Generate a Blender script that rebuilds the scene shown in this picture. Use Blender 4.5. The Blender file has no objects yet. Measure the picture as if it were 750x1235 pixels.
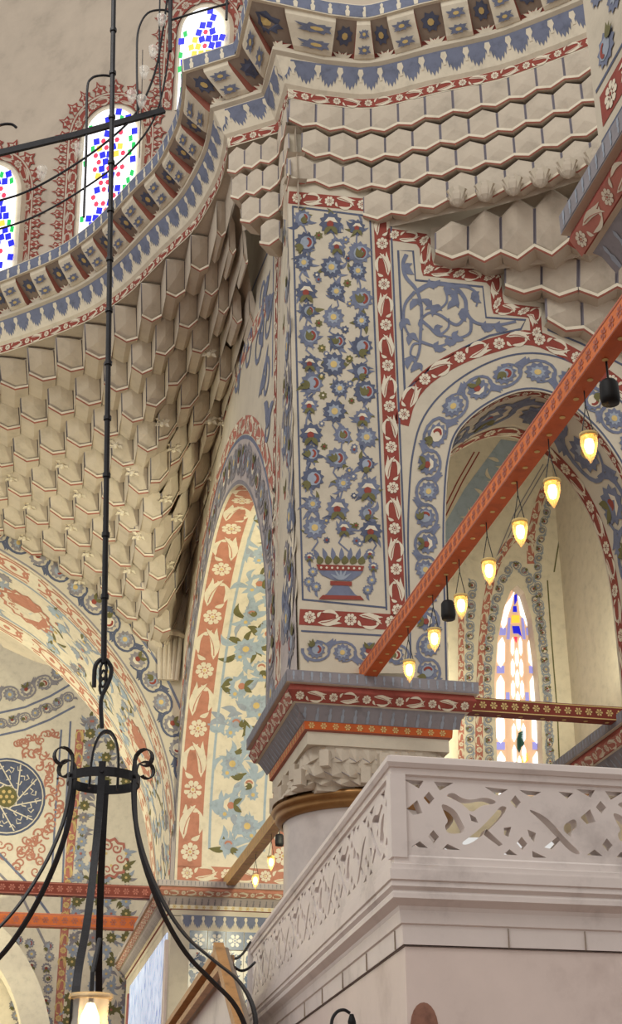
import bpy, bmesh, math, random
from mathutils import Vector, Matrix
from mathutils.geometry import delaunay_2d_cdt
random.seed(7)
S = bpy.context.scene
COL = S.collection
# ------------------------------------------------------------------ camera
W, H, F = 750., 1235., 1700.
VX, VY = -15., 1440.                       # vanishing point of the +Y direction
vx, vy = VX - W/2, VY - H/2
dY = Vector((vx, -vy, -F)).normalized()
th = math.atan(vy/F)
up = Vector((0, math.cos(th), -math.sin(th)))
dX = dY.cross(up)
M = Matrix((dX, dY, up))                   # world = M @ camera
EYE = Vector((0, 0, 1.6))
cam = bpy.data.cameras.new('camera'); cam.sensor_fit = 'VERTICAL'; cam.sensor_height = 36
cam.lens = F/H*36; cam.clip_end = 300
cam_o = bpy.data.objects.new('camera', cam); COL.objects.link(cam_o)
cam_o.matrix_world = Matrix.Translation(EYE) @ M.to_4x4()
S.camera = cam_o
# ------------------------------------------------------------------ light
wd = bpy.data.worlds.new('world'); S.world = wd; wd.use_nodes = True
bg = wd.node_tree.nodes['Background']; bg.inputs[0].default_value = (1.0, .975, .935, 1); bg.inputs[1].default_value = .74
def area(name, loc, target, size, power, col, spread=180):
    l = bpy.data.lights.new(name, 'AREA'); l.size = size; l.energy = power; l.color = col; l.spread = math.radians(spread)
    o = bpy.data.objects.new(name, l); COL.objects.link(o); o.location = loc
    o.rotation_euler = (Vector(target)-Vector(loc)).to_track_quat('-Z', 'Y').to_euler(); return o
def spot(name, loc, target, ang, power, col, r=.25):
    l = bpy.data.lights.new(name, 'SPOT'); l.spot_size = math.radians(ang); l.spot_blend = .6; l.energy = power; l.color = col; l.shadow_soft_size = r
    o = bpy.data.objects.new(name, l); COL.objects.link(o); o.location = loc
    o.rotation_euler = (Vector(target)-Vector(loc)).to_track_quat('-Z', 'Y').to_euler(); return o
YEL = (1.0, .95, .66)
area('dome_daylight', (-9, 0, 26), (4, 17, 10), 9, 2400, (1, .97, .92))
spot('gallery_floodlight', (5.3, 22.0, 8.6), (4.6, 33.4, 11.5), 100, 2700, YEL)
spot('vault_floodlight', (-6.5, 35.0, 9.0), (3.0, 36.5, 14.5), 110, 1350, YEL)
spot('muqarnas_floodlight', (-5.5, 26.5, 8.5), (1.5, 31, 16.0), 75, 1400, YEL)
spot('hall_floodlight', (-7.5, 42.0, 8.0), (0.5, 46, 13), 120, 3200, YEL)
spot('chamber_floodlight', (9.7, 21.2, 9.6), (6.6, 25, 12.6), 150, 330, (1, .95, .72))
S.view_settings.view_transform = 'Standard'; S.view_settings.look = 'None'
S.view_settings.exposure = 0.0; S.view_settings.gamma = 1; S.view_settings.use_curve_mapping = False
# ------------------------------------------------------------------ pixel -> place
def ray(px, py): return M @ Vector((px-W/2, -(py-H/2), -F))
def onY(px, py, Y): r = ray(px, py); return EYE + r*((Y-EYE.y)/r.y)
def onX(px, py, X): r = ray(px, py); return EYE + r*((X-EYE.x)/r.x)
def onZ(px, py, Z): r = ray(px, py); return EYE + r*((Z-EYE.z)/r.z)
# ------------------------------------------------------------------ materials
def lin(c): return tuple(((v/255)/12.92 if v/255 <= .04045 else ((v/255+.055)/1.055)**2.4) for v in c)
MATS = {}
def mat(name, rgb, rough=.8, var=.10, scale=3., bump=0., metal=0., spec=.25, dirt=None, emit=0., alpha=1., trans=0.):
    m = bpy.data.materials.new(name); m.use_nodes = True; nt = m.node_tree; N = nt.nodes; b = N['Principled BSDF']
    c = lin(rgb); b.inputs['Roughness'].default_value = rough; b.inputs['Metallic'].default_value = metal
    b.inputs['Specular IOR Level'].default_value = spec
    if trans: b.inputs['Transmission Weight'].default_value = trans; b.inputs['IOR'].default_value = 1.3
    if alpha < 1: b.inputs['Alpha'].default_value = alpha
    if emit:
        b.inputs['Emission Color'].default_value = (*c, 1); b.inputs['Emission Strength'].default_value = emit
    tc = N.new('ShaderNodeTexCoord'); 
    if var:
        nz = N.new('ShaderNodeTexNoise'); nz.inputs['Scale'].default_value = scale; nz.inputs['Detail'].default_value = 6; nz.inputs['Roughness'].default_value = .65
        nt.links.new(tc.outputs['Object'], nz.inputs['Vector'])
        r = N.new('ShaderNodeValToRGB'); nt.links.new(nz.outputs['Fac'], r.inputs['Fac'])
        d = dirt and lin(dirt) or tuple(v*(1-2.2*var) for v in c)
        e = r.color_ramp.elements; e[0].position = .28; e[0].color = (*d, 1); e[1].position = .68; e[1].color = (*[min(1, v*(1+var)) for v in c], 1)
        k = r.color_ramp.elements.new(.47); k.color = (*c, 1)
        nt.links.new(r.outputs['Color'], b.inputs['Base Color'])
        if bump:
            bp = N.new('ShaderNodeBump'); bp.inputs['Strength'].default_value = bump; bp.inputs['Distance'].default_value = .03
            n2 = N.new('ShaderNodeTexNoise'); n2.inputs['Scale'].default_value = scale*6; n2.inputs['Detail'].default_value = 4
            nt.links.new(tc.outputs['Object'], n2.inputs['Vector'])
            nt.links.new(n2.outputs['Fac'], bp.inputs['Height']); nt.links.new(bp.outputs['Normal'], b.inputs['Normal'])
    else: b.inputs['Base Color'].default_value = (*c, 1)
    MATS[name] = m; return m
mat('plaster', (198, 188, 169), .85, .07, 1.6, .15)
mat('stone', (190, 178, 161), .85, .09, 2.2, .25)
mat('drum', (190, 176, 159), .9, .09, 1.1, .1)
mat('cream', (216, 206, 185), .8, .07, 5)
mat('red', (142, 70, 60), .8, .12, 5)
mat('redline', (150, 92, 78), .8, .10, 5)
mat('pinkred', (176, 112, 98), .8, .12, 5)
mat('blue', (112, 118, 138), .8, .13, 5)
mat('paleblue', (150, 158, 170), .8, .10, 5)
mat('deepblue', (88, 94, 114), .8, .13, 5)
mat('grey', (138, 134, 138), .85, .12, 4)
mat('olive', (108, 104, 68), .8, .12, 5)
mat('ochre', (206, 180, 120), .8, .08, 5)
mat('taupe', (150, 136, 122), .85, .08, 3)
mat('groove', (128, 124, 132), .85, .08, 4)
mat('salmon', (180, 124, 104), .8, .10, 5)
mat('lilac', (180, 170, 166), .85, .10, 3)
mat('skyblue', (158, 172, 184), .8, .10, 5)
mat('orange', (212, 112, 52), .45, .14, 3, .05, spec=.4)
mat('orangedark', (186, 88, 38), .5, .14, 4)
mat('redbeam', (122, 50, 36), .5, .14, 4)
mat('wood', (186, 140, 92), .45, .16, 5, .05, spec=.4)
mat('marble', (224, 214, 209), .4, .07, 1.3, .06, spec=.4, dirt=(188, 178, 174))
mat('marblepink', (222, 206, 198), .4, .07, 1.1, .06, spec=.4, dirt=(200, 182, 174))
mat('marbleshaft', (200, 190, 184), .35, .06, .9, .03, spec=.4, dirt=(176, 166, 162))
mat('joint', (72, 64, 62), .9, .1, 3)
mat('brownstone', (150, 108, 92), .6, .18, 6)
mat('gold', (150, 112, 70), .38, .10, 4, metal=.7)
mat('iron', (34, 33, 36), .45, .18, 20, .1, metal=.5, spec=.5)
mat('black', (22, 21, 22), .6, .1, 8)
mat('tileblue', (72, 88, 120), .25, .15, 7, spec=.5)
mat('tilewhite', (216, 210, 196), .25, .05, 5, spec=.5)
mat('carpet', (138, 112, 98), .95, .15, 2)
mat('glass', (240, 236, 226), .12, 0, alpha=.38, spec=.5)
mat('amberglass', (236, 206, 150), .15, 0, alpha=.45, spec=.5)
mat('bulb', (255, 214, 140), .5, 0, emit=16)
mat('paneW', (252, 252, 255), .3, 0, emit=1.15)
mat('paneB', (30, 36, 205), .3, 0, emit=.75)
mat('paneL', (150, 150, 225), .3, 0, emit=.5)
mat('paneR', (235, 60, 90), .3, 0, emit=.7)
mat('paneY', (250, 196, 70), .3, 0, emit=.8)
mat('paneO', (226, 190, 160), .3, 0, emit=.35)
mat('paneG', (30, 190, 90), .3, 0, emit=.6)
mat('paneD', (34, 70, 60), .3, 0, emit=.3)
mat('paneS', (196, 210, 236), .3, .22, 9, emit=.0, spec=.5, dirt=(112, 136, 190))
_s = MATS['paneS'].node_tree; _b = _s.nodes['Principled BSDF']
_src = _b.inputs['Base Color'].links[0].from_socket
_s.links.new(_src, _b.inputs['Emission Color']); _b.inputs['Emission Strength'].default_value = .55
_r = [q for q in _s.nodes if q.type == 'VALTORGB'][0].color_ramp.elements; _r[0].position = .40; _r[2].position = .60; _r[1].position = .48
for n in _s.nodes:                       # rippled glass: long vertical streaks
    if n.type == 'TEX_NOISE':
        mp = _s.nodes.new('ShaderNodeMapping'); mp.inputs['Scale'].default_value = (1, 1, .3)
        tcn = [q for q in _s.nodes if q.type == 'TEX_COORD'][0]
        _s.links.new(tcn.outputs['Object'], mp.inputs['Vector']); _s.links.new(mp.outputs['Vector'], n.inputs['Vector'])
# ------------------------------------------------------------------ mesh helpers
class MB:
    def __init__(s): s.v = []; s.f = []; s.m = []; s.names = []
    def mi(s, n):
        if n not in s.names: s.names.append(n)
        return s.names.index(n)
    def poly(s, pts, m):
        b = len(s.v); s.v += [Vector(p) for p in pts]; s.f.append(list(range(b, b+len(pts)))); s.m.append(s.mi(m))
    def box(s, c, d, m, rot=None):
        c = Vector(c); h = Vector(d)/2; P = []
        for x in (-1, 1):
            for y in (-1, 1):
                for z in (-1, 1):
                    q = Vector((x*h.x, y*h.y, z*h.z)); P.append(c + (rot @ q if rot else q))
        b = len(s.v); s.v += P
        for f in ((0,1,3,2),(4,6,7,5),(0,4,5,1),(2,3,7,6),(0,2,6,4),(1,5,7,3)):
            s.f.append([b+i for i in f]); s.m.append(s.mi(m))
    def tube(s, pts, r, m, n=8, cap=True):
        pts = [Vector(p) for p in pts]; R = r if isinstance(r, (list, tuple)) else [r]*len(pts)
        b = len(s.v); ref = None
        for i, p in enumerate(pts):
            t = (pts[min(i+1, len(pts)-1)] - pts[max(i-1, 0)]).normalized()
            if ref is None: ref = t.orthogonal().normalized()
            ref = (ref - t*ref.dot(t)).normalized(); q = t.cross(ref)
            for k in range(n):
                a = 2*math.pi*k/n; s.v.append(p + (ref*math.cos(a)+q*math.sin(a))*R[i])
        for i in range(len(pts)-1):
            for k in range(n):
                s.f.append([b+i*n+k, b+i*n+(k+1)%n, b+(i+1)*n+(k+1)%n, b+(i+1)*n+k]); s.m.append(s.mi(m))
        if cap:
            s.f.append([b+k for k in range(n)][::-1]); s.m.append(s.mi(m))
            e = b+(len(pts)-1)*n; s.f.append([e+k for k in range(n)]); s.m.append(s.mi(m))
    def bar(s, pts, side, w, t, m):
        """flat bar swept along pts; 'side' is the direction of its width w"""
        pts = [Vector(p) for p in pts]; b = len(s.v)
        for i, p in enumerate(pts):
            d = (pts[min(i+1, len(pts)-1)] - pts[max(i-1, 0)]).normalized()
            a = Vector(side(i) if callable(side) else side); a = (a - d*a.dot(d)).normalized(); c = d.cross(a)
            for x, y in ((-1,-1),(1,-1),(1,1),(-1,1)): s.v.append(p + a*x*w/2 + c*y*t/2)
        for i in range(len(pts)-1):
            for k in range(4):
                s.f.append([b+i*4+k, b+i*4+(k+1)%4, b+(i+1)*4+(k+1)%4, b+(i+1)*4+k]); s.m.append(s.mi(m))
        s.f.append([b+3,b+2,b+1,b]); s.m.append(s.mi(m)); e = b+(len(pts)-1)*4
        s.f.append([e,e+1,e+2,e+3]); s.m.append(s.mi(m))
    def lathe(s, prof, c, m, n=16, a0=0, a1=2*math.pi):
        c = Vector(c); b = len(s.v); full = abs(a1-a0-2*math.pi) < 1e-6; k = n if full else n+1
        for r, z in prof:
            for i in range(k):
                a = a0+(a1-a0)*i/n; s.v.append(c + Vector((r*math.cos(a), r*math.sin(a), z)))
        for j in range(len(prof)-1):
            for i in range(n):
                i2 = (i+1) % k
                s.f.append([b+j*k+i, b+j*k+i2, b+(j+1)*k+i2, b+(j+1)*k+i]); s.m.append(s.mi(m))
    def grid(s, rows, m):
        n = len(rows[0]); b = len(s.v)
        for r in rows: s.v += [Vector(p) for p in r]
        for j in range(len(rows)-1):
            for i in range(n-1):
                s.f.append([b+j*n+i, b+j*n+i+1, b+(j+1)*n+i+1, b+(j+1)*n+i]); s.m.append(s.mi(m))
    def build(s, name, parent=None, smooth=False):
        me = bpy.data.meshes.new(name); me.from_pydata([tuple(v) for v in s.v], [], s.f)
        for n in s.names: me.materials.append(MATS[n])
        for p, i in zip(me.polygons, s.m): p.material_index = i; p.use_smooth = smooth
        me.update()
        o = bpy.data.objects.new(name, me); COL.objects.link(o)
        if parent: o.parent = parent
        return o
def thing(name, label, cat, kind=None, group=None):
    o = bpy.data.objects.new(name, None); COL.objects.link(o); return tag(o, label, cat, kind, group)
def tag(o, label, cat, kind=None, group=None):
    o['label'] = label; o['category'] = cat
    if kind: o['kind'] = kind
    if group: o['group'] = group
    return o
def stuff(o): o['kind'] = 'stuff'; return o
def lerp(a, b, t): return a*(1-t)+b*t
def catmull(pts, n):
    P = [Vector(p) for p in pts]; P = [P[0]*2-P[1]] + P + [P[-1]*2-P[-2]]; out = []
    for i in range(1, len(P)-2):
        for k in range(n):
            t = k/n; a, b, c, d = P[i-1], P[i], P[i+1], P[i+2]
            out.append(.5*((2*b)+(c-a)*t+(2*a-5*b+4*c-d)*t*t+(3*b-a-3*c+d)*t**3))
    out.append(P[-2]); return out
class Line:
    """arc-length polyline of any vectors"""
    def __init__(s, P):
        s.P = [Vector(p) for p in P]; s.L = [0.]
        for a, b in zip(s.P, s.P[1:]): s.L.append(s.L[-1]+(b-a).length)
        s.len = s.L[-1]
    def idx(s, u):
        import bisect
        i = max(0, min(len(s.L)-2, bisect.bisect_right(s.L, u)-1)); d = s.L[i+1]-s.L[i]
        return i, (u-s.L[i])/d if d else 0
    def at(s, u): i, t = s.idx(u); return lerp(s.P[i], s.P[i+1], t)
class Path2(Line):
    """px path: (u along, v to the left of travel on screen-y-down = right-hand normal) -> px"""
    def __init__(s, P, closed=False):
        super().__init__(P); n = len(s.P); s.N = []
        for i in range(n):
            a = s.P[max(i-1, 0)]; b = s.P[i]; c = s.P[min(i+1, n-1)]
            d1 = (b-a).normalized() if i else (c-b).normalized(); d2 = (c-b).normalized() if i < n-1 else d1
            nn = Vector((d1.y+d2.y, -d1.x-d2.x)); q = nn.normalized(); k = max(.4, q.dot(Vector((d1.y, -d1.x)))); s.N.append(q/k)
    def __call__(s, u, v): i, t = s.idx(u); return lerp(s.P[i], s.P[i+1], t) + lerp(s.N[i], s.N[i+1], t)*v
class Strip:
    """3-D strip: base points, across directions (unit), normals"""
    def __init__(s, P, V, N): s.l = Line(P); s.V = [Vector(v) for v in V]; s.N = [Vector(n) for n in N]; s.len = s.l.len
    def __call__(s, u, v, h=0):
        i, t = s.l.idx(u); return lerp(s.l.P[i], s.l.P[i+1], t) + lerp(s.V[i], s.V[i+1], t)*v + lerp(s.N[i], s.N[i+1], t)*h
# ------------------------------------------------------------------ painted ornament
class Paint(MB):
    """flat painted shapes laid 3 mm per coat on a surface: f(x, y, h) -> place"""
    def __init__(s, f, coat=.004): super().__init__(); s.map = f; s.coat = coat
    def P(s, pts, m, l=1):
        h = s.coat*l + (len(s.f) % 60)*4e-5          # no two coats exactly level
        s.poly([s.map(x, y, h) for x, y in pts], m)
    def band(s, u0, u1, v0, v1, m, l=1, du=None):
        n = max(1, int(abs(u1-u0)/(du or max(abs(v1-v0)*.6, 1e-3)))); n = min(n, 160)
        s.grid([[s.map(u0+(u1-u0)*i/n, v, s.coat*l) for i in range(n+1)] for v in (v0, v1)], m)
    def disc(s, x, y, r, m, l=1, n=10, ky=1): s.P([(x+r*math.cos(2*math.pi*i/n), y+ky*r*math.sin(2*math.pi*i/n)) for i in range(n)], m, l)
    def teeth(s, x, y, r, n, m, l=1, k=.74, a=0): s.P([(x+r*(1 if i%2 else k)*math.cos(a+math.pi*i/n), y+r*(1 if i%2 else k)*math.sin(a+math.pi*i/n)) for i in range(2*n)], m, l)
    def rosette(s, x, y, r, m, c, l=2, n=8, a=0):
        for k in range(n):
            t = a+2*math.pi*k/n; ca, sa = math.cos(t), math.sin(t)
            s.P([(x+r*(p*ca-q*sa), y+r*(p*sa+q*ca)) for p, q in ((.30, 0), (.55, .24), (.88, .25), (1.0, 0), (.88, -.25), (.55, -.24))], m, l)
        s.disc(x, y, r*.30, m, l, 8); s.disc(x, y, r*.17, c, l+1, 6)
    def leaf(s, x, y, a, L, w, m, l=2, bend=.3, n=6):
        A, B = [], []
        for i in range(n+1):
            t = i/n; q = bend*math.sin(math.pi*t)*L*.5 + bend*t*t*L*.3; ww = w*.5*math.sin(math.pi*min(1, t**.75))
            ca, sa = math.cos(a), math.sin(a)
            for o, lst in ((ww, A), (-ww, B)):
                X, Y = t*L, q+o; lst.append((x+X*ca-Y*sa, y+X*sa+Y*ca))
        s.P(A + B[::-1][1:-1], m, l)
    def stroke(s, pts, w, m, l=2, w1=None):
        w1 = w if w1 is None else w1; n = len(pts); rows = [[], []]; h = s.coat*l + (len(s.f) % 60)*4e-5
        for i in range(n):
            a = pts[max(i-1, 0)]; b = pts[min(i+1, n-1)]; dx, dy = b[0]-a[0], b[1]-a[1]; d = math.hypot(dx, dy) or 1
            ww = (w+(w1-w)*i/(n-1))/2
            for k, sg in ((0, 1), (1, -1)): rows[k].append(s.map(pts[i][0]-dy/d*ww*sg, pts[i][1]+dx/d*ww*sg, h))
        s.grid(rows, m)
    def spiral(s, x, y, r, a0, turns, w, m, l=2, r1=.15, n=22, sgn=1):
        s.stroke([(x+r*(1-(1-r1)*i/n)*math.cos(a0+sgn*2*math.pi*turns*i/n), y+r*(1-(1-r1)*i/n)*math.sin(a0+sgn*2*math.pi*turns*i/n)) for i in range(n+1)], w, m, l, w*.5)
    def carnation(s, x, y, r, kind=0, l=2, a=0, big='blue', c1='cream', c2='red', lf='olive'):
        s.teeth(x, y, r, 11, big, l, .78, a)
        if kind % 3 == 0:
            s.disc(x+r*.12, y+r*.02, r*.58, c1 if kind % 2 else 'paleblue', l+1, 10); s.P([(x+r*(.1+.46*math.cos(t)), y+r*.46*math.sin(t)) for t in [(-1.3+2.6*i/7) for i in range(8)]] + [(x+r*(-.02+.34*math.cos(t)), y+r*.34*math.sin(t)) for t in [(1.2-2.4*i/5) for i in range(6)]], c2, l+2)
            for k in (-.5, 0, .5): s.leaf(x-r*.2, y+r*.35, 2.3+k+a, r*.8, r*.36, lf, l+3, .2)
        elif kind % 3 == 1:
            s.teeth(x, y, r*.62, 9, 'paleblue', l+1, .7); s.disc(x, y, r*.28, 'ochre', l+2, 8)
        else:
            s.P([(x-r*.55, y-r*.1), (x-r*.2, y-r*.5), (x+r*.3, y-r*.45), (x+r*.6, y), (x+r*.1, y-r*.12)], c1, l+1)
            s.disc(x-r*.05, y+r*.1, r*.3, c2, l+2, 8)
            for k in (-.6, .6): s.leaf(x, y+r*.3, 1.57+k, r*.9, r*.42, lf, l+3, .3*k)
    # --- running patterns; x runs along, y across
    def border(s, u0, u1, v0, v1, ground='red', fg='cream', l=1, edge=None, k=1.35, eye=None):
        w = v1-v0; vm = (v0+v1)/2; s.band(u0, u1, v0, v1, ground, l); aw = abs(w)
        if edge:
            s.band(u0, u1, v0-w*.10, v0, edge, l); s.band(u0, u1, v1, v1+w*.10, edge, l)
        n = max(2, int(round((u1-u0)/(aw*k)))); st = (u1-u0)/n
        for i in range(n):
            uc = u0+st*(i+.5)
            if i % 2 == 0: s.rosette(uc, vm, aw*.40, fg, eye or ground, l+1, 8, i)
            else:
                g = 1 if i % 4 == 1 else -1
                for (du, dv, an, ln, wd_, bd) in ((-.60, -.30, .42, 1.2, .40, -.35), (-.42, .36, -.28, .85, .24, .4), (.10, -.40, .12, .5, .16, .25), (-.62, .02, .9, .34, .2, .3), (.3, .30, -.9, .34, .2, -.3)):
                    s.leaf(uc+st*du, vm+g*aw*dv, g*an, st*ln, aw*wd_, fg, l+1, g*bd)
                s.stroke([(uc-st*.45+st*.85*t, vm-g*aw*.30+g*aw*(.42*t+.10*math.sin(math.pi*t)*-1)) for t in (0, .25, .5, .75, 1)], aw*.05, ground, l+2, aw*.02)
    def scrolls(s, u0, u1, v0, v1, ground=None, stem='blue', l=1, big='blue', k=1.02, start=0):
        w = v1-v0; vm = (v0+v1)/2; aw = abs(w)
        if ground: s.band(u0, u1, v0, v1, ground, l)
        n = max(1, int(round((u1-u0)/(aw*k)))); st = (u1-u0)/n
        for i in range(n):
            uc = u0+st*(i+.5); g = 1 if i % 2 else -1
            s.stroke([(uc+st*.52*math.cos(t), vm+g*aw*.40*math.sin(t)) for t in [math.pi*1.05-math.pi*1.55*j/12 for j in range(13)]], aw*.13, stem, l+1, aw*.06)
            s.carnation(uc, vm-g*aw*.04, aw*.38, i+start, l+2, i*.7, big)
            s.leaf(uc+st*.34, vm-g*aw*.25, -g*.9, aw*.42, aw*.20, stem, l+1, g*.5); s.leaf(uc-st*.46, vm+g*aw*.28, g*1.0, aw*.3, aw*.14, stem, l+1, -g*.5)
    def guilloche(s, u0, u1, v0, v1, ground='ochre', fg='red', l=1):
        w = abs(v1-v0); vm = (v0+v1)/2; s.band(u0, u1, v0, v1, ground, l); n = max(1, int((u1-u0)/(w*.8))); st = (u1-u0)/n
        for i in range(n):
            uc = u0+st*(i+.5)
            for g in (1, -1): s.stroke([(uc+st*.6*math.cos(t), vm+g*w*.34*math.sin(t)) for t in [math.pi*j/6 for j in range(7)]], w*.10, fg, l+1)
            s.disc(uc, vm, w*.13, fg, l+1, 6)
        for v in (v0, v1-(v1-v0)*.08): s.band(u0, u1, v, v+(v1-v0)*.08, fg, l+1)
    def acanthus(s, u0, u1, v0, v1, blue='blue', drop='cream', l=1, k=.85):
        """blue leaves hanging from v1 down to v0"""
        w = v1-v0; aw = abs(w); n = max(1, int(round((u1-u0)/(aw*k)))); st = (u1-u0)/n
        for i in range(n):
            a = u0+st*i; c = a+st/2; pts = [(a, v1), (a+st, v1)]
            prof = [(1., .62), (.93, .42), (.88, .55), (.80, .2), (.74, .36), (.66, .05), (.60, .22), (.5, 0), (.40, .22), (.34, .05), (.26, .36), (.20, .2), (.12, .55), (.07, .42), (0, .62)]
            pts += [(a+st*x, v0+w*y) for x, y in prof]; s.P(pts, blue, l)
            s.P([(a-st*.10, v0+w*.92), (a+st*.10, v0+w*.92), (a+st*.15, v0+w*.72), (a+st*.06, v0+w*.58), (a+st*.07, v0+w*.36), (a-st*.07, v0+w*.36), (a-st*.06, v0+w*.58), (a-st*.15, v0+w*.72)], drop, l+1)
    def crenels(s, u0, u1, v0, v1, blue='blue', fg='cream', l=1, k=1.3):
        w = v1-v0; aw = abs(w); s.band(u0, u1, v0, v1, blue, l); n = max(1, int(round((u1-u0)/(aw*k)))); st = (u1-u0)/n
        for i in range(n):
            c = u0+st*(i+.5); s.P([(c-st*.10, v0), (c+st*.10, v0), (c+st*.14, v0+w*.4), (c+st*.06, v0+w*.55), (c+st*.10, v0+w*.78), (c, v0+w*.92), (c-st*.10, v0+w*.78), (c-st*.06, v0+w*.55), (c-st*.14, v0+w*.4)], fg, l+1)
def pxY(Y, d=-1):  return lambda x, y, h=0: onY(x, y, Y) + Vector((0, d*h, 0))
def along(path, f): return lambda u, v, h=0: f(*path(u, v)[:2], h)
def cut_faces(outer, holes):
    """triangles of a 2-D polygon with holes"""
    V = [Vector(p) for p in outer]; E = [(i, (i+1) % len(outer)) for i in range(len(outer))]
    for hl in holes:
        b = len(V); V += [Vector(p) for p in hl]; E += [(b+i, b+(i+1) % len(hl)) for i in range(len(hl))]
    co, _, fc, *_ = delaunay_2d_cdt(V, E, [], 0, 1e-6)
    def inside(p, poly):
        c = False; n = len(poly)
        for i in range(n):
            a, b = poly[i], poly[i-1]
            if (a[1] > p[1]) != (b[1] > p[1]) and p[0] < (b[0]-a[0])*(p[1]-a[1])/(b[1]-a[1])+a[0]: c = not c
        return c
    out = []
    for f in fc:
        g = sum((co[i] for i in f), Vector((0, 0)))/len(f)
        if inside(g, outer) and not any(inside(g, hl) for hl in holes): out.append(list(f))
    return co, out
# ================================================================== SETTING
V2 = lambda x, y: Vector((x, y))
YP = 18.3                                   # face of the pier and of the right arch wall
XL = 3.6                                    # face of the left (oblique) arch wall
YF = 33.4                                   # face of the far arch wall
ZC = onY(400, 131, 18.25).z                 # underside of the gallery cornice
def struct(name, label, cat): return thing(name, label, cat, 'structure')
# floor
m = MB(); m.box((0, 20, -.1), (60, 70, .2), 'carpet'); tag(m.build('floor'), 'red carpeted prayer hall floor below the gallery', 'floor', 'structure')
# ---- pier -------------------------------------------------------------------
pier = struct('wall_pier', 'square painted pier carrying a tall panel of blue flowers', 'pier')
PL = [(345, 125), (347, 232), (353, 480), (360, 742), (363, 812)]
PR = [(470, 125), (468, 245), (479, 480), (490, 742), (493, 812)]
m = MB(); m.grid([[onY(*a, YP), onY(*b, YP)] for a, b in zip(PL, PR)], 'plaster')
left = [[onY(*a, YP), Vector((XL, 20.3, onY(*a, YP).z))] for a in PL]; m.grid(left, 'plaster')
m.build('pier_face', pier)
P = Paint(pxY(YP))
P.border(0, 1, 0, 1) if 0 else None
def pxborder(f, pts, w, parent, name='painted_border', **k):
    pa = Path2([V2(*p) for p in pts]); q = Paint(along(pa, f)); q.border(0, pa.len, -w/2, w/2, **k); return q.build(name, parent)
fp = pxY(YP)
pxborder(fp, [(348, 238), (466, 250)], 15, pier)
pxborder(fp, [(480, 748), (470, 500), (459, 257)], 18, pier)
pxborder(fp, [(361, 744), (484, 751)], 19, pier)
P = Paint(fp)
for a, b in (((352, 249), (446, 261)), ((446, 260), (466, 736)), ((364, 723), (466, 733)), ((353, 250), (365, 723)), ((363, 761), (487, 768)), ((471, 262), (491, 735))): P.stroke([a, b], 2.2, 'deepblue', 1)
rr = random.Random(3)
for j in range(15):                          # three winding columns of blossoms
    y = 268+j*28.6
    if y > 662: break
    sh = (y-250)*.034
    for i, x in enumerate((366, 399, 431)):
        big = (i == 1) ^ (j % 2 == 1)
        X = x+sh+rr.uniform(-2, 2)+(4 if j % 2 else -3)*(1 if i == 1 else .3); Y = y+rr.uniform(-4, 4)+(i-1)*5
        for k in range(6): P.leaf(X+rr.uniform(-3, 3), Y+rr.uniform(-2, 6), rr.uniform(0, 6.28), rr.uniform(12, 19), rr.uniform(3.5, 6), rr.choice(['blue', 'deepblue', 'olive', 'blue', 'blue']), 1, rr.uniform(-.7, .7))
        P.stroke([(X, Y+6), (X+rr.uniform(-7, 7), Y+17), (X+rr.uniform(-9, 9), Y+28)], 2.0, 'blue', 1)
        P.carnation(X, Y, (14.5 if big else 11.0)*rr.uniform(.92, 1.06), rr.choice([0, 0, 1, 2]) if big else rr.choice([1, 1, 2, 0]), 2, rr.uniform(0, 6), rr.choice(['blue', 'blue', 'deepblue']))
        X2, Y2 = X+rr.choice((-1, 1))*rr.uniform(12, 16), Y+15
        if 362+sh < X2 < 440+sh and Y2 < 660: P.teeth(X2, Y2, rr.uniform(4, 5.5), 7, rr.choice(['blue', 'deepblue', 'olive']), 2, .7); P.disc(X2, Y2, 1.6, rr.choice(['ochre', 'red', 'cream']), 4, 6)
for x, y in ((373, 672), (377, 690), (372, 702), (446, 668), (450, 684), (448, 700), (443, 712), (381, 708)):
    P.carnation(x, y, 6.5, 2 if y < 690 else 1, 2, 0); P.leaf(x, y+4, 1.2, 9, 3.5, 'blue', 1, .3)
# the vase
P.P([(382, 686), (438, 688), (434, 694), (423, 701), (402, 700), (388, 694)], 'blue', 2)
for i in range(5): P.leaf(411, 700, -2.6+i*.5, 15, 3, 'paleblue', 3, 0)
P.P([(381, 681), (439, 683), (437, 689), (384, 688)], 'red', 3)
for i in range(8): P.disc(387+i*6.6, 685+i*.15, 1.5, 'cream', 4, 6)
P.P([(398, 701), (424, 702), (424, 707), (398, 706)], 'red', 3)
P.P([(402, 706), (420, 707), (428, 717), (439, 724), (384, 723), (394, 716)], 'blue', 2); P.P([(389, 718), (434, 719), (439, 724), (384, 723)], 'red', 3)
for i in range(6): P.leaf(386+i*9.5, 681, -1.57+(i-2.5)*.12, 11, 9, 'olive', 2, .2)
for i in range(7): P.leaf(384+i*9, 676, -1.57+(i-3)*.15, 16, 6, 'blue', 1, .1)
P.build('painted_flowers', pier)
P = Paint(along(Path2([V2(365, 784), V2(492, 790)]), fp)); P.scrolls(0, 127, -15, 15, None, 'blue'); P.build('painted_scroll', pier)
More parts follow.
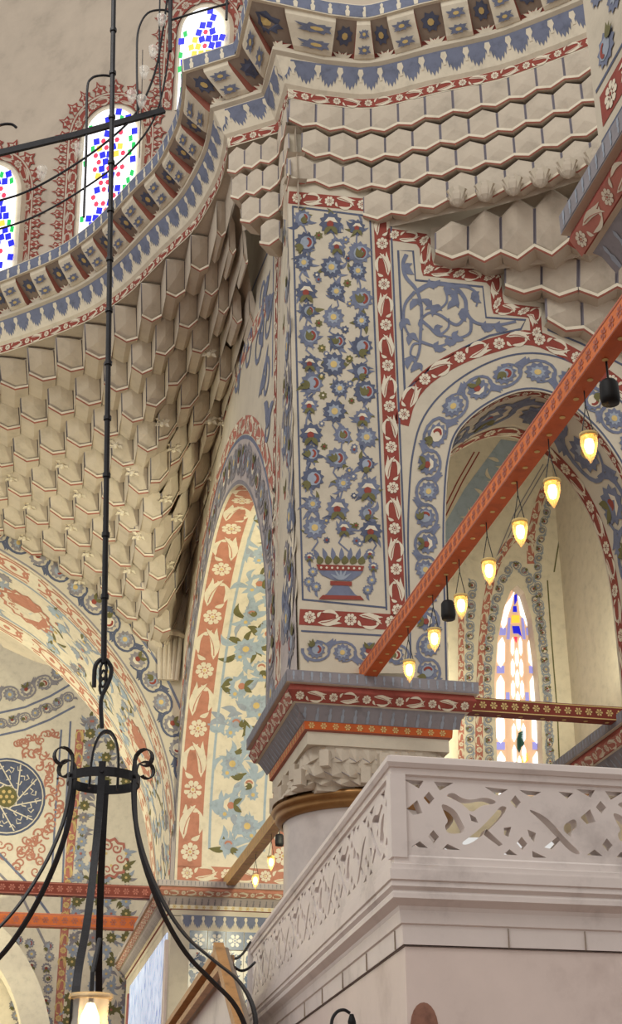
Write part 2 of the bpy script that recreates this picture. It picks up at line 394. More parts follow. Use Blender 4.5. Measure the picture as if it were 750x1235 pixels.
# pier side: the same painting seen very obliquely
def pside(y, z, h=0):
    t = (z-8)/8.4; x0 = lerp(XL, onY(347, 232, YP).x, max(0, min(1, t))); k = (y-YP)/2.
    return Vector((x0*(1-k)+XL*k - h, y, z))
P = Paint(pside); P.P([(18.36, 8.2), (19.62, 8.2), (19.62, 16.3), (18.36, 16.3)], 'lilac', .5)
for j in range(150): P.leaf(rr.uniform(18.4, 19.4), rr.uniform(8.3, 16), rr.uniform(.9, 2.2), rr.uniform(.3, .6), rr.uniform(.08, .16), rr.choice(['blue', 'grey', 'deepblue', 'grey', 'cream', 'cream']), 1, rr.uniform(-.7, .7))
for j in range(15):
    z = 8.75+j*.5
    P.carnation(18.75+(.35 if j % 2 else 0), z, .27, j, 2, j, 'blue' if j % 3 else 'grey')
    for k in range(4): P.leaf(18.6+rr.uniform(0, .9), z+.2, rr.uniform(.6, 2.4), .5, .16, rr.choice(['blue', 'grey', 'deepblue']), 1, rr.uniform(-.6, .6))
P.build('painted_flowers', pier)
P = Paint(lambda u, v, h=0: pside(v, u, h)); P.border(8.1, 16.4, 19.72, 20.08, 'pinkred'); P.build('painted_border', pier)
# ---- right arch wall --------------------------------------------------------
wr = struct('wall_right', 'painted wall with a blue floral arch beside the pier', 'wall')
AR = [(541, 830), (539, 740), (537, 650), (539, 585), (543, 550), (552, 522), (576, 497), (609, 478), (640, 471), (672, 479), (709, 508), (738, 543), (762, 588), (778, 640), (788, 700), (796, 760), (802, 830)]
ARc = [Vector((p.x, p.y)) for p in catmull([Vector((a, b, 0)) for a, b in AR], 4)]
top = [(470, 125), (820, 125)]
outer = [V2(470, 125), V2(900, 125), V2(900, 830)] + [p for p in ARc[::-1]] + [V2(493.5, 830)] + [V2(*p) for p in PR[::-1][:-1]]
co, fc = cut_faces(outer, [])
m = MB()
for f in fc: m.poly([onY(co[i].x, co[i].y, YP) for i in f], 'plaster')
m.build('wall_face', wr)
rim = [onY(p.x, p.y, YP) for p in ARc]; DEP = 1.55
m = MB(); m.grid([rim, [p+Vector((0, DEP, 0)) for p in rim]], 'plaster'); m.build('arch_soffit', wr, True)
cen = Vector((onY(650, 620, YP).x, YP, 10.9))
def soffit_strip(rim, cen, ax):
    N = []
    for i, p in enumerate(rim):
        t = (rim[min(i+1, len(rim)-1)]-rim[max(0, i-1)]).normalized(); n = t.cross(Vector(ax)).normalized()
        if n.dot(cen-p) < 0: n = -n
        N.append(n)
    return Strip(rim, [Vector(ax)]*len(rim), N)
st = soffit_strip(rim, cen, (0, 1, 0))
P = Paint(st); P.border(0, st.len, 1.22, 1.50, 'red'); P.border(0, st.len, .02, .16, 'red'); P.scrolls(0, st.len, .22, 1.14, None, 'blue'); P.build('painted_scroll', wr)
off = Path2(ARc)
def arc_band(v0, v1): return along(off, fp)
P = Paint(along(off, fp)); P.scrolls(4, off.len, 7, 40, None, 'blue', 1, k=.95)
for v in (1.5, 44): P.band(0, off.len, v, v+2.2, 'deepblue', 1, 6)
P.build('painted_scroll', wr)
arr = catmull([Vector((a, b, 0)) for a, b in ((484, 512), (493, 482), (515, 455), (556, 430), (600, 415), (638, 407), (676, 421), (720, 447), (760, 478), (800, 520))], 4)
pxborder(fp, [p[:2] for p in arr], 18, wr)
pxborder(fp, [(466, 282), (512, 289), (515, 326), (597, 335), (600, 372), (645, 377), (647, 410)], 14, wr)
P = Paint(fp)
P.stroke([(488, 472), (480, 302), (498, 303), (501, 338), (582, 346), (586, 383), (634, 386), (628, 397), (590, 405), (558, 420), (520, 443), (488, 472)], 2.6, 'deepblue', 1)
P.stroke([(658, 364), (661, 398), (700, 414), (750, 440), (800, 470)], 2.4, 'deepblue', 1)
def arab(P, pts, w, w1=None): c = catmull([Vector((a, b, 0)) for a, b in pts], 6); P.stroke([(p.x, p.y) for p in c], w, 'blue', 2, w1)
arab(P, [(490, 307), (486, 318), (489, 334), (502, 350), (508, 372), (507, 400), (505, 425), (496, 447)], 5, 3)
arab(P, [(500, 352), (488, 368), (487, 390), (494, 405), (506, 412)], 4, 2)
arab(P, [(502, 352), (520, 343), (545, 345), (560, 360), (563, 378), (575, 390), (600, 392), (622, 388)], 6, 3)
arab(P, [(563, 380), (550, 392), (530, 380), (516, 378), (505, 390), (510, 398)], 4, 2)
arab(P, [(540, 346), (562, 346), (576, 356), (574, 370)], 4, 2); arab(P, [(538, 350), (538, 365), (526, 376)], 3, 2)
arab(P, [(506, 385), (518, 395), (528, 404), (540, 396), (541, 384)], 4, 2); arab(P, [(568, 386), (566, 402), (550, 408), (530, 404)], 4, 2)
arab(P, [(508, 414), (498, 416), (495, 428), (504, 432)], 3, 2); arab(P, [(506, 412), (528, 418), (548, 410)], 4, 2)
for x, y, a in ((489, 318, .8), (492, 385, 2), (497, 430, 1.8), (515, 344, -.5), (548, 350, 1.1), (553, 364, 2.4), (520, 372, -2.6), (526, 392, 1), (545, 402, .4), (596, 392, .2), (506, 362, 2.2), (509, 440, 2.4), (570, 352, .8), (535, 346, .3), (558, 372, 1.2), (580, 393, 0), (500, 402, 1.9), (522, 416, .2), (536, 412, -.3), (530, 368, 2.0)):
    P.leaf(x, y, a, 17, 8.5, 'blue', 2, .4); P.leaf(x, y, a+1.2, 10, 5, 'blue', 2, -.4); P.leaf(x, y, a-1.0, 8, 4, 'blue', 2, .5)
P.build('painted_arabesque', wr)
# ---- left arch wall (runs away from the pier) ---------------------------------
wl = struct('wall_left', 'painted arch wall receding from the pier, arch soffit brightly lit', 'wall')
y0, y1, zs, ap, pw = 20.95, 33.1, 9.4, 14.75, 1.85
def archL(n=48):
    c, a = (y0+y1)/2, (y1-y0)/2; out = [Vector((XL, y1, z)) for z in (8.0, 8.5, 9.0)]
    for i in range(n+1):
        t = math.cos(math.pi*i/n); out.append(Vector((XL, c+a*t, zs+(ap-zs)*max(0, 1-abs(t)**pw)**(1/pw))))
    return out + [Vector((XL, y0, z)) for z in (9.0, 8.5, 8.0)]
AL = archL()
m = MB(); m.grid([AL, [Vector((XL, p.y, 24)) for p in AL]], 'plaster')
m.poly([(XL, 20.25, 8), (XL, y0, 8), (XL, y0, 18.6), (XL, 20.25, 19.6)], 'plaster'); m.poly([(XL, y1, 8), (XL, YF, 8), (XL, YF, 18.6), (XL, y1, 19.6)], 'plaster')
m.build('wall_face', wl)
DL = 2.9
m = MB(); m.grid([AL, [p+Vector((DL, 0, 0)) for p in AL]], 'cream'); m.build('arch_soffit', wl, True)
st = soffit_strip(AL, Vector((XL, 27, 9)), (1, 0, 0))
P = Paint(st); P.border(.45, st.len-.3, .06, .62, 'salmon', k=1.3, eye='ochre'); P.border(.45, st.len-.3, 2.28, 2.84, 'salmon', k=1.3, eye='ochre')  # border red paler than elsewhere: haze under strong light put into the paint
for v in (.76, 2.06): P.band(.9, st.len-.5, v, v+.06, 'skyblue', 1, .3)
nq = int(st.len/.52)
for i in range(nq):
    u = 1.0+(st.len-1.6)*i/nq; v = 1.46+(.22 if i % 2 else -.22)
    for k in range(9): P.leaf(u+rr.uniform(-.2, .2), v+rr.uniform(-.25, .25), rr.uniform(0, 6.28), rr.uniform(.35, .55), rr.uniform(.12, .2), rr.choice(['skyblue', 'skyblue', 'paleblue', 'skyblue', 'olive']), 1, rr.uniform(-.8, .8))
    P.carnation(u, v, .30 if i % 3 else .22, i, 2, i*.8, 'skyblue', 'cream', 'salmon', 'olive')
    P.teeth(u+.26, 1.46-(v-1.46)*1.5, .15, 8, 'skyblue', 2, .7); P.disc(u+.26, 1.46-(v-1.46)*1.5, .05, 'ochre', 4, 6)
P.build('painted_border', wl)
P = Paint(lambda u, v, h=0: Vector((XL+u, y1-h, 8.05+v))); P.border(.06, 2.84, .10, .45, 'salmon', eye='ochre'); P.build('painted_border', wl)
# bands round the arch on the wall face
def face_path(P3): return Path2([V2(p.y, p.z) for p in P3])
pl = face_path(AL); fl = lambda a, b, h=0: Vector((XL-h, a, b))
sg = 1 if pl(pl.len/2, 1).y > pl(pl.len/2, 0).y else -1
P = Paint(lambda u, v, h=0: fl(*pl(u, v*sg), h))
P.band(0, pl.len, .1, .9, 'lilac', .5, .3); P.band(0, pl.len, .02, .1, 'grey', 1, .3); P.scrolls(1.2, pl.len-.2, .14, .86, None, 'grey', 1, big='grey', k=.9); P.band(0, pl.len, .9, .98, 'blue', 1, .3)
P.border(.5, pl.len, 1.0, 1.36, 'pinkred'); P.build('painted_scroll', wl)
P = Paint(fl)
P.stroke([(20.75, 14.4), (20.8, 17.4), (23.2, 17.9), (26.0, 17.7)], .09, 'blue', 1)
for cy, cz, r, a in ((21.4, 14.7, .5, 0), (21.3, 15.9, .5, 1), (22.3, 16.1, .6, 2), (21.9, 16.9, .5, 3), (23.6, 16.7, .6, 0.5), (25., 17.0, .5, 2.5), (21.2, 13.6, .35, 1)):
    P.spiral(cy, cz, r, a, 1.3, .14, 'blue', 2); P.leaf(cy, cz, a, .8, .3, 'blue', 2, .4); P.leaf(cy, cz, a+2, .7, .26, 'blue', 2, -.4)
P.build('painted_arabesque', wl)
db = [onX(*p, XL) for p in ((321, 368), (300, 412), (279, 468), (264, 520), (256, 560))]; dp = Path2([V2(p.y, p.z) for p in db])
P = Paint(lambda u, v, h=0: fl(*dp(u, v), h)); P.border(0, dp.len, -.2, .2, 'pinkred'); P.build('painted_border', wl)
P = Paint(lambda u, v, h=0: Vector((XL-h, 20.42+v, u))); P.border(9, 17.6, -.14, .14, 'red'); P.build('painted_border', wl)
# ---- far arch wall and its deep vault -------------------------------------------
wf = struct('wall_far', 'far wall with a wide painted arch and deep vault', 'wall')
RF = [(-300, 560), (-200, 575), (-100, 613), (0, 665), (60, 705), (120, 765), (170, 838), (200, 918), (212, 1000), (215, 1060), (217, 1090)]
RFc = [Vector((p.x, p.y)) for p in catmull([Vector((a, b, 0)) for a, b in RF], 5)]
co, fc = cut_faces([V2(-300, 250), V2(235, 250), V2(235, 1090)] + RFc[::-1], [])
m = MB()
for f in fc: m.poly([onY(co[i].x, co[i].y, YF) for i in f], 'plaster')
m.build('wall_face', wf)
rimF = [onY(p.x, p.y, YF) for p in RFc]; DF = 5.6
m = MB(); m.grid([rimF, [p+Vector((0, DF, 0)) for p in rimF]], 'cream'); m.build('vault', wf, True)
st = soffit_strip(rimF, Vector((-6, YF, 8)), (0, 1, 0))
P = Paint(st); P.guilloche(0, st.len, .08, 1.0, 'cream', 'salmon'); P.guilloche(0, st.len, 4.5, 5.5, 'cream', 'salmon')
P.band(0, st.len, 1.1, 1.2, 'paleblue', 1); P.band(0, st.len, 4.3, 4.4, 'paleblue', 1)
n = int(st.len/1.0)
for i in range(n):
    u = st.len*(i+.5)/n
    if i % 5 == 2:
        P.teeth(u, 2.75, .95, 14, 'salmon', 2, .86); P.teeth(u, 2.75, .82, 14, 'cream', 3, .86)
        for k in range(16): P.spiral(u+.5*math.cos(k*.8), 2.75+.5*math.sin(k*.8), .2, k, 1.1, .06, 'salmon', 4)
        P.disc(u, 2.75, .2, 'skyblue', 5)
    else:
        for v in (1.5, 2.1, 2.75, 3.4, 4.0):
            P.teeth(u+rr.uniform(-.3, .3), v, rr.uniform(.18, .28), 9, rr.choice(['skyblue', 'skyblue', 'grey', 'paleblue']), 2, .7); P.disc(u, v, .07, rr.choice(['ochre', 'salmon']), 4, 6)
            for k in range(4): P.leaf(u+rr.uniform(-.3, .3), v, rr.uniform(0, 6.3), .5, .12, rr.choice(['skyblue', 'paleblue', 'paleblue', 'olive']), 1, rr.uniform(-.7, .7))
P.build('painted_medallions', wf)
ff = pxY(YF); pf = Path2(RFc); 
sgn = 1 if pf(pf.len/2, 1).y < pf(pf.len/2, 0).y else -1
P = Paint(lambda u, v, h=0: ff(*pf(u, v*sgn), h)); u0 = 210
P.band(u0, pf.len, 1, 3, 'grey', 1, 8); P.scrolls(u0, pf.len-60, 5, 33, None, 'deepblue', 1, big='grey', k=1.0); P.band(u0, pf.len-60, 35, 38, 'blue', 1, 8)
P.build('painted_scroll', wf)
pxborder(ff, [(150, 708), (170, 732), (190, 765), (203, 795)], 10, wf, ground='pinkred')
# ---- hall seen through the far arch ------------------------------------------------
YH = 46.
wh = struct('wall_hall', 'distant painted wall with roundel seen through the far arch', 'wall')
m = MB(); m.grid([[onY(-320, y, YH), onY(260, y, YH)] for y in (560, 1330)], 'cream'); m.build('wall_face', wh)
fh = pxY(YH)
P = Paint(fh)
P.disc(8, 961, 47, 'deepblue', 1, 32, 1); P.disc(8, 961, 44.5, 'cream', 2, 32); P.disc(8, 961, 43, 'deepblue', 3, 32)
for k in range(10):                          # knotted star with lettering strokes between its arms
    a = k*math.pi/5+.1; b = a+math.pi*.6
    P.stroke([(8+42*math.cos(a), 961+42*math.sin(a)), (8+15*math.cos(b), 961+15*math.sin(b))], 1.6, 'cream', 4)
    for q, (r0, da) in enumerate(((30, .18), (36, .34), (26, .36), (37, .12))):
        x, y = 8+r0*math.cos(a+da), 961+r0*math.sin(a+da); P.stroke([(x, y), (x+5*math.cos(a+1.2+q), y+5*math.sin(a+1.2+q)), (x+7*math.cos(a+2+q), y+7*math.sin(a+2+q))], 1.7, 'cream', 4, .8)
P.disc(8, 961, 13, 'olive', 5, 14)
for k in range(7):
    a = k*math.pi/3; r = 0 if k == 6 else 7; P.disc(8+r*math.cos(a), 961+r*math.sin(a), 2.3, 'ochre', 6, 6)
for k in range(26):                          # red arabesque filling the corner round the roundel
    a = -1.25+k*.1; r = 53+rr.uniform(0, 14); x, y = 8+r*math.cos(a), 961+r*math.sin(a)
    P.spiral(x, y, 6.5, rr.uniform(0, 6), 1.1, 2.4, 'salmon', 1); P.leaf(x, y, rr.uniform(0, 6), 10, 3.5, 'salmon', 1, .5)
for k in range(20):
    x = rr.uniform(0, 52); y = 1018+rr.uniform(0, 36)
    if y < 1062-(52-x)*.3: P.spiral(x, y, 6, rr.uniform(0, 6), 1.1, 2.2, 'salmon', 1)
for k in range(14): P.spiral(20+k*3.8, 897-k*.9+rr.uniform(-4, 4), 5, k, 1.1, 2.2, 'salmon', 1)
for pts, w, c in (([(-10, 889), (30, 880), (60, 868), (90, 852)], 2.5, 'blue'), ([(-10, 862), (30, 853), (60, 840), (84, 826)], 2.5, 'blue'), ([(74, 1100), (78, 1000), (85, 870)], 2.2, 'blue'), ([(62, 1060), (68, 960), (74, 880)], 2.2, 'blue'), ([(-10, 1020), (30, 1062), (66, 1112)], 3, 'blue'), ([(-10, 1045), (26, 1080), (60, 1150)], 3, 'grey')): P.stroke(pts, w, c, 1)
P.build('painted_roundel', wh)
for pts, w, k in (([(-20, 878), (30, 866), (60, 853), (88, 838)], 15, 'blue'), ([(-20, 842), (30, 834), (56, 822), (78, 806)], 22, 'blue')):
    pa = Path2([V2(*p) for p in pts]); Q = Paint(along(pa, fh)); Q.scrolls(0, pa.len, -w/2, w/2, None, 'grey', 1, big='grey'); Q.build('painted_scroll', wh)
pa = Path2([V2(70, 1235), V2(82, 1060), V2(97, 880)]); Q = Paint(along(pa, fh)); Q.border(0, pa.len, -5, 5, 'pinkred', 'ochre'); Q.build('painted_border', wh)
Q = Paint(fh)
for j in range(26):
    y = 870+j*14.5
    for x in (112+(j % 2)*8, 134-(j % 2)*6, 152, 96-(y-870)*.08+14):
        if abs(y-990) < 34 and abs(x-132) < 26: continue
        Q.teeth(x, y, 7.2, 9, rr.choice(['grey', 'paleblue', 'paleblue', 'olive']), 2, .7); Q.disc(x, y, 1.7, rr.choice(['pinkred', 'ochre', 'ochre']), 4, 6)
        for k in range(3): Q.leaf(x, y, rr.uniform(0, 6.3), 14, 4.4, rr.choice(['grey', 'olive', 'paleblue', 'grey']), 1, rr.uniform(-.7, .7))
Q.teeth(132, 1035, 26, 12, 'pinkred', 2, .86); Q.teeth(132, 1035, 22, 12, 'cream', 3, .86)
for k in range(14): Q.spiral(132+13*math.cos(k*.9), 1035+15*math.sin(k*.9), 6, k, 1.1, 1.8, 'pinkred', 4)
for j in range(9):
    for x in (20, 38, 56): Q.carnation(x+rr.uniform(-4, 4), 1130+j*13+x*.2, 6.5, j, 2, j, 'grey')
Q.build('painted_flowers', wh)
# pale rib of a lower arch at the foot of that wall
m = MB(); pts = catmull([onY(x, y, 45) for x, y in ((-70, 1105), (-30, 1120), (4, 1150), (30, 1195), (44, 1250), (50, 1320))], 5)
m.bar(pts, (0, 1, 0), 1.6, .8, 'cream'); m.build('arch_rib', wh)
# ---- chamber behind the right arch -----------------------------------------------------
YB = 25.
wc = struct('wall_chamber', 'cream plaster wall of the chamber behind the right arch', 'wall')
fc_ = pxY(YB)
WIN = [(601, 960), (598, 880), (596, 820), (600, 770), (607, 735), (616, 712), (623, 705), (632, 714), (641, 745), (648, 800), (653, 870), (656, 960)]
co, fc = cut_faces([V2(500, 380), V2(860, 380), V2(860, 1010), V2(500, 1010)], [[V2(*p) for p in WIN]])
m = MB()
for f in fc: m.poly([onY(co[i].x, co[i].y, YB) for i in f], 'cream')
wn = [onY(*p, YB) for p in WIN]; m.grid([wn+[wn[0]], [p+Vector((0, .35, 0)) for p in wn+[wn[0]]]], 'cream')
m.build('wall_face', wc)
def pathband(f, pts, w, kind, parent, smooth=4, **k):
    c = catmull([Vector((a, b, 0)) for a, b in pts], smooth); pa = Path2([V2(p.x, p.y) for p in c]); Q = Paint(along(pa, f))
    getattr(Q, kind)(0, pa.len, -w/2, w/2, **k)
    return Q.build('painted_'+('border' if kind == 'border' else 'scroll'), parent)
ring = [(592, 960), (588, 860), (588, 800), (594, 745), (606, 700), (622, 682), (640, 704), (652, 760), (660, 840), (665, 960)]
pathband(fc_, ring, 12, 'scrolls', wc, ground=None, stem='paleblue', big='grey')
pathband(fc_, [(578, 960), (578, 860), (582, 770), (592, 700), (610, 660), (626, 648), (644, 656)], 9, 'border', wc, ground='pinkred')
pathband(fc_, [(664, 960), (660, 840), (652, 740), (648, 690), (654, 640), (664, 600), (680, 560)], 11, 'scrolls', wc, stem='paleblue', big='grey')
pathband(fc_, [(640, 680), (640, 650), (647, 615), (660, 580)], 9, 'border', wc, ground='pinkred')
pathband(fc_, [(568, 960), (566, 860), (566, 780), (570, 700)], 12, 'scrolls', wc, stem='paleblue', big='grey')
pathband(fc_, [(556, 960), (556, 840), (556, 740)], 7, 'border', wc, ground='pinkred')
Q = Paint(fc_)
Q.P([(520, 740), (576, 640), (640, 535), (604, 530), (560, 590), (520, 660)], 'skyblue', 1)
for k in range(15):
    x = 524+k*7; y = 712-k*11.5
    for q in range(9): Q.leaf(x+rr.uniform(-6, 26), y+rr.uniform(-22, 6), rr.uniform(0, 6.3), 15, 4.5, 'cream', 3, rr.uniform(-.8, .8))
for o in (0, 6): Q.stroke([(530+o, 625), (552+o, 580), (572+o, 545)], 1.6, 'red', 1)
for o in (0, 5): Q.stroke([(585+o*.6, 705), (620+o, 620), (655+o, 560)], 1.3, 'grey', 1)
for pts in ([(676, 960), (672, 860), (664, 760), (660, 700)], [(668, 690), (676, 640), (690, 600)]): Q.stroke(pts, 1.6, 'olive', 1)
Q.build('painted_lines', wc)
m = MB(); m.grid([[Vector((x, YP+DEP, z)) for z in (6, 20)] for x in (9.1, 12)], 'plaster'); m.grid([[Vector((10.4, y, z)) for z in (3, 20)] for y in (YP+DEP, 26)], 'cream'); m.build('side_wall', wc)
# ================================================================== GALLERY CORNICE, DRUM AND MUQARNAS
LEFT = [(-150, 456), (-75, 447), (0, 427), (50, 410), (100, 390), (131, 372), (160, 350), (198, 312), (231, 281), (251, 251), (266, 221), (274, 190)]
la = [onZ(x, y, ZC) for x, y in LEFT]
ARCL = catmull(la, 4)
ARCR = catmull([Vector((3.9, 18.2, ZC)), Vector((4.82, 18.1, ZC)), onZ(525, 113, ZC), onZ(600, 97, ZC), onZ(650, 80, ZC), onZ(697, 62, ZC), onZ(740, 44, ZC), onZ(780, 26, ZC)], 4)
JOG = [onZ(275, 178, ZC), onZ(336, 160, ZC), Vector((3.36, 18.16, ZC))]
PATH = [V2(p.x, p.y) for p in ARCL + JOG + ARCR]
def offset(path, o):
    """move a plan path towards the room (to the right of travel is the camera side) by o"""
    out = []; n = len(path)
    for i in range(n):
        a, b, c = path[max(i-1, 0)], path[i], path[min(i+1, n-1)]
        d1 = (b-a).normalized() if i else (c-b).normalized(); d2 = (c-b).normalized() if i < n-1 else d1
        q = Vector((d1.y+d2.y, -d1.x-d2.x)).normalized(); k = max(.55, q.dot(Vector((d1.y, -d1.x)))); out.append(b+q*o/k)
    return out
def strip_of(path, a, b):
    """strip between profile points a=(o,z) and b=(o,z) along path"""
    A = [Vector((p.x, p.y, ZC+a[1])) for p in offset(path, a[0])]; B = [Vector((p.x, p.y, ZC+b[1])) for p in offset(path, b[0])]
    V = [(q-p).normalized() for p, q in zip(A, B)]; N = []
    for i in range(len(A)):
        t = (A[min(i+1, len(A)-1)]-A[max(i-1, 0)]).normalized(); nn = t.cross(V[i]).normalized()
        outw = Vector((t.y, -t.x, -.4))
        N.append(nn if nn.dot(outw) > 0 else -nn)
    w = sum((q-p).length for p, q in zip(A, B))/len(A)
    return Strip(A, V, N), w, A, B
tr = struct('trim_1', 'projecting gallery cornice on painted corbels above the muqarnas', 'cornice')
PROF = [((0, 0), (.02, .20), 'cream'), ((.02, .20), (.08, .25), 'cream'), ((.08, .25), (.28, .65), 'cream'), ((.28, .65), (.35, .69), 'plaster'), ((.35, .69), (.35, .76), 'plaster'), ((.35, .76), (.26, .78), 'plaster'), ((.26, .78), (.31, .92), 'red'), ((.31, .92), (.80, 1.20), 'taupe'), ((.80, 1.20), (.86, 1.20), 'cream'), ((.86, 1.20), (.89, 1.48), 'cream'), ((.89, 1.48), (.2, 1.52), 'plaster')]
NM = ['red_band', 'fillet', 'leaf_cavetto', 'fillet', 'fillet', 'fillet', 'recess_back', 'recess_soffit', 'slab_lip', 'slab_edge', 'slab_top']
m = MB(); m.grid([[Vector((p.x, p.y, ZC+.02)) for p in offset(PATH, o)] for o in (.01, -.45)], 'stone'); m.build('bed', tr)
ST = []
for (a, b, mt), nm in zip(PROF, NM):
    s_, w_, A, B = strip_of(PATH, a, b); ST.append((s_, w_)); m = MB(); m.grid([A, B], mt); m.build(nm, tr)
s_, w_ = ST[0]; P = Paint(s_); P.border(0, s_.len, .02, w_-.01, 'red', k=1.6); P.build('painted_border', tr)
s_, w_ = ST[2]; P = Paint(s_); P.acanthus(0, s_.len, .05, w_, 'blue', 'cream', 1, .95)
P.build('painted_leaves', tr)
s_, w_ = ST[9]; P = Paint(s_); P.crenels(0, s_.len, .02, w_-.02, 'blue', 'cream', 1, 1.25); P.build('painted_edge', tr)
# corbels: cream brackets with a curved underside, painted with blue flowers
lp = Line([Vector((p.x, p.y, 0)) for p in PATH]); STEP = .86; ncb = int(lp.len/STEP)
cprof = [(.22, .76), (.37, .76), (.43, .79), (.55, .90), (.69, 1.02), (.78, 1.12), (.80, 1.20), (.22, 1.20)]
o_lines = {}
def plan(o):
    if o not in o_lines: o_lines[o] = offset(PATH, o)
    return o_lines[o]
def on_path(u, o, z):
    i, t = lp.idx(u); q = plan(o); p = lerp(q[i], q[i+1], t); return Vector((p.x, p.y, ZC+z))
for k in range(ncb):
    uc = (k+.5)*lp.len/ncb; hw = .27
    # keep brackets square: no bracket across a corner of the plan
    m = MB(); A = [on_path(uc-hw*.85, o, z) for o, z in cprof]; B = [on_path(uc+hw*.85, o, z) for o, z in cprof]
    m.grid([A, B], 'cream'); m.poly(A[::-1], 'redline'); m.poly(B, 'redline'); cb = m.build('corbel', tr)
    def fm(x, y, h=0, uc=uc):
        t = y; o = .40+.41*t; z = .765+.38*t**1.05; return on_path(uc+x, round(o, 3), z) + Vector((0, 0, -.04-h))
    P = Paint(fm)
    for cy in (.28, .74):
        P.teeth(0, cy, .15, 8, 'blue', 1, .7); P.disc(0, cy, .055, 'ochre', 2, 7)
        for a in (.5, 2.6, 3.7, 5.7): P.leaf(0, cy, a, .19, .09, 'blue', 1, .2)
    P.build('painted_flower', cb)
    um = uc+lp.len/ncb/2
    if k < ncb-1:
        P = Paint(lambda x, y, h=0, um=um: on_path(um+x, round(.285+y*.36, 3), .785+y))
        for a in range(7): P.leaf(0, .0, .12+a*.48, .12+.05*abs(a-3), .06, 'cream', 1, 0)
        P.build('painted_leaf', tr)
        P = Paint(lambda x, y, h=0, um=um: on_path(um+x, round(.33+y, 3), .925+y*.57-h))
        P.teeth(0, .24, .16, 8, 'deepblue', 2, .72); P.disc(0, .24, .055, 'ochre', 4, 7); P.build('painted_flower', tr)
# ---- drum wall above the cornice with stained glass --------------------------------------------
dr = struct('wall_upper', 'plain taupe drum wall with stained glass windows above the gallery', 'wall')
DP = offset(PATH[:len(ARCL)-2], -.55) + [V2(3.35, 19.6), V2(4.2, 19.2), V2(9.5, 17.5)]
m = MB(); m.grid([[Vector((p.x, p.y, z)) for p in DP] for z in (19.0, 34)], 'drum'); m.build('wall_face', dr)
def hit(px, py, h=0):
    r = ray(px, py); best = None
    for a, b in zip(DP, DP[1:]):
        d = b-a; det = r.x*(-d.y)+d.x*r.y
        if abs(det) < 1e-9: continue
        t = (a.x*(-d.y)+d.x*a.y)/det; s = (r.x*a.y-r.y*a.x)/det
        if t > 0 and -.02 <= s <= 1.02 and (best is None or t < best[0]): best = (t, d)
    if best is None: best = ((27-0)/r.y, V2(1, 0))
    t, d = best; n = Vector((d.y, -d.x, 0)).normalized(); return EYE + r*t + n*h
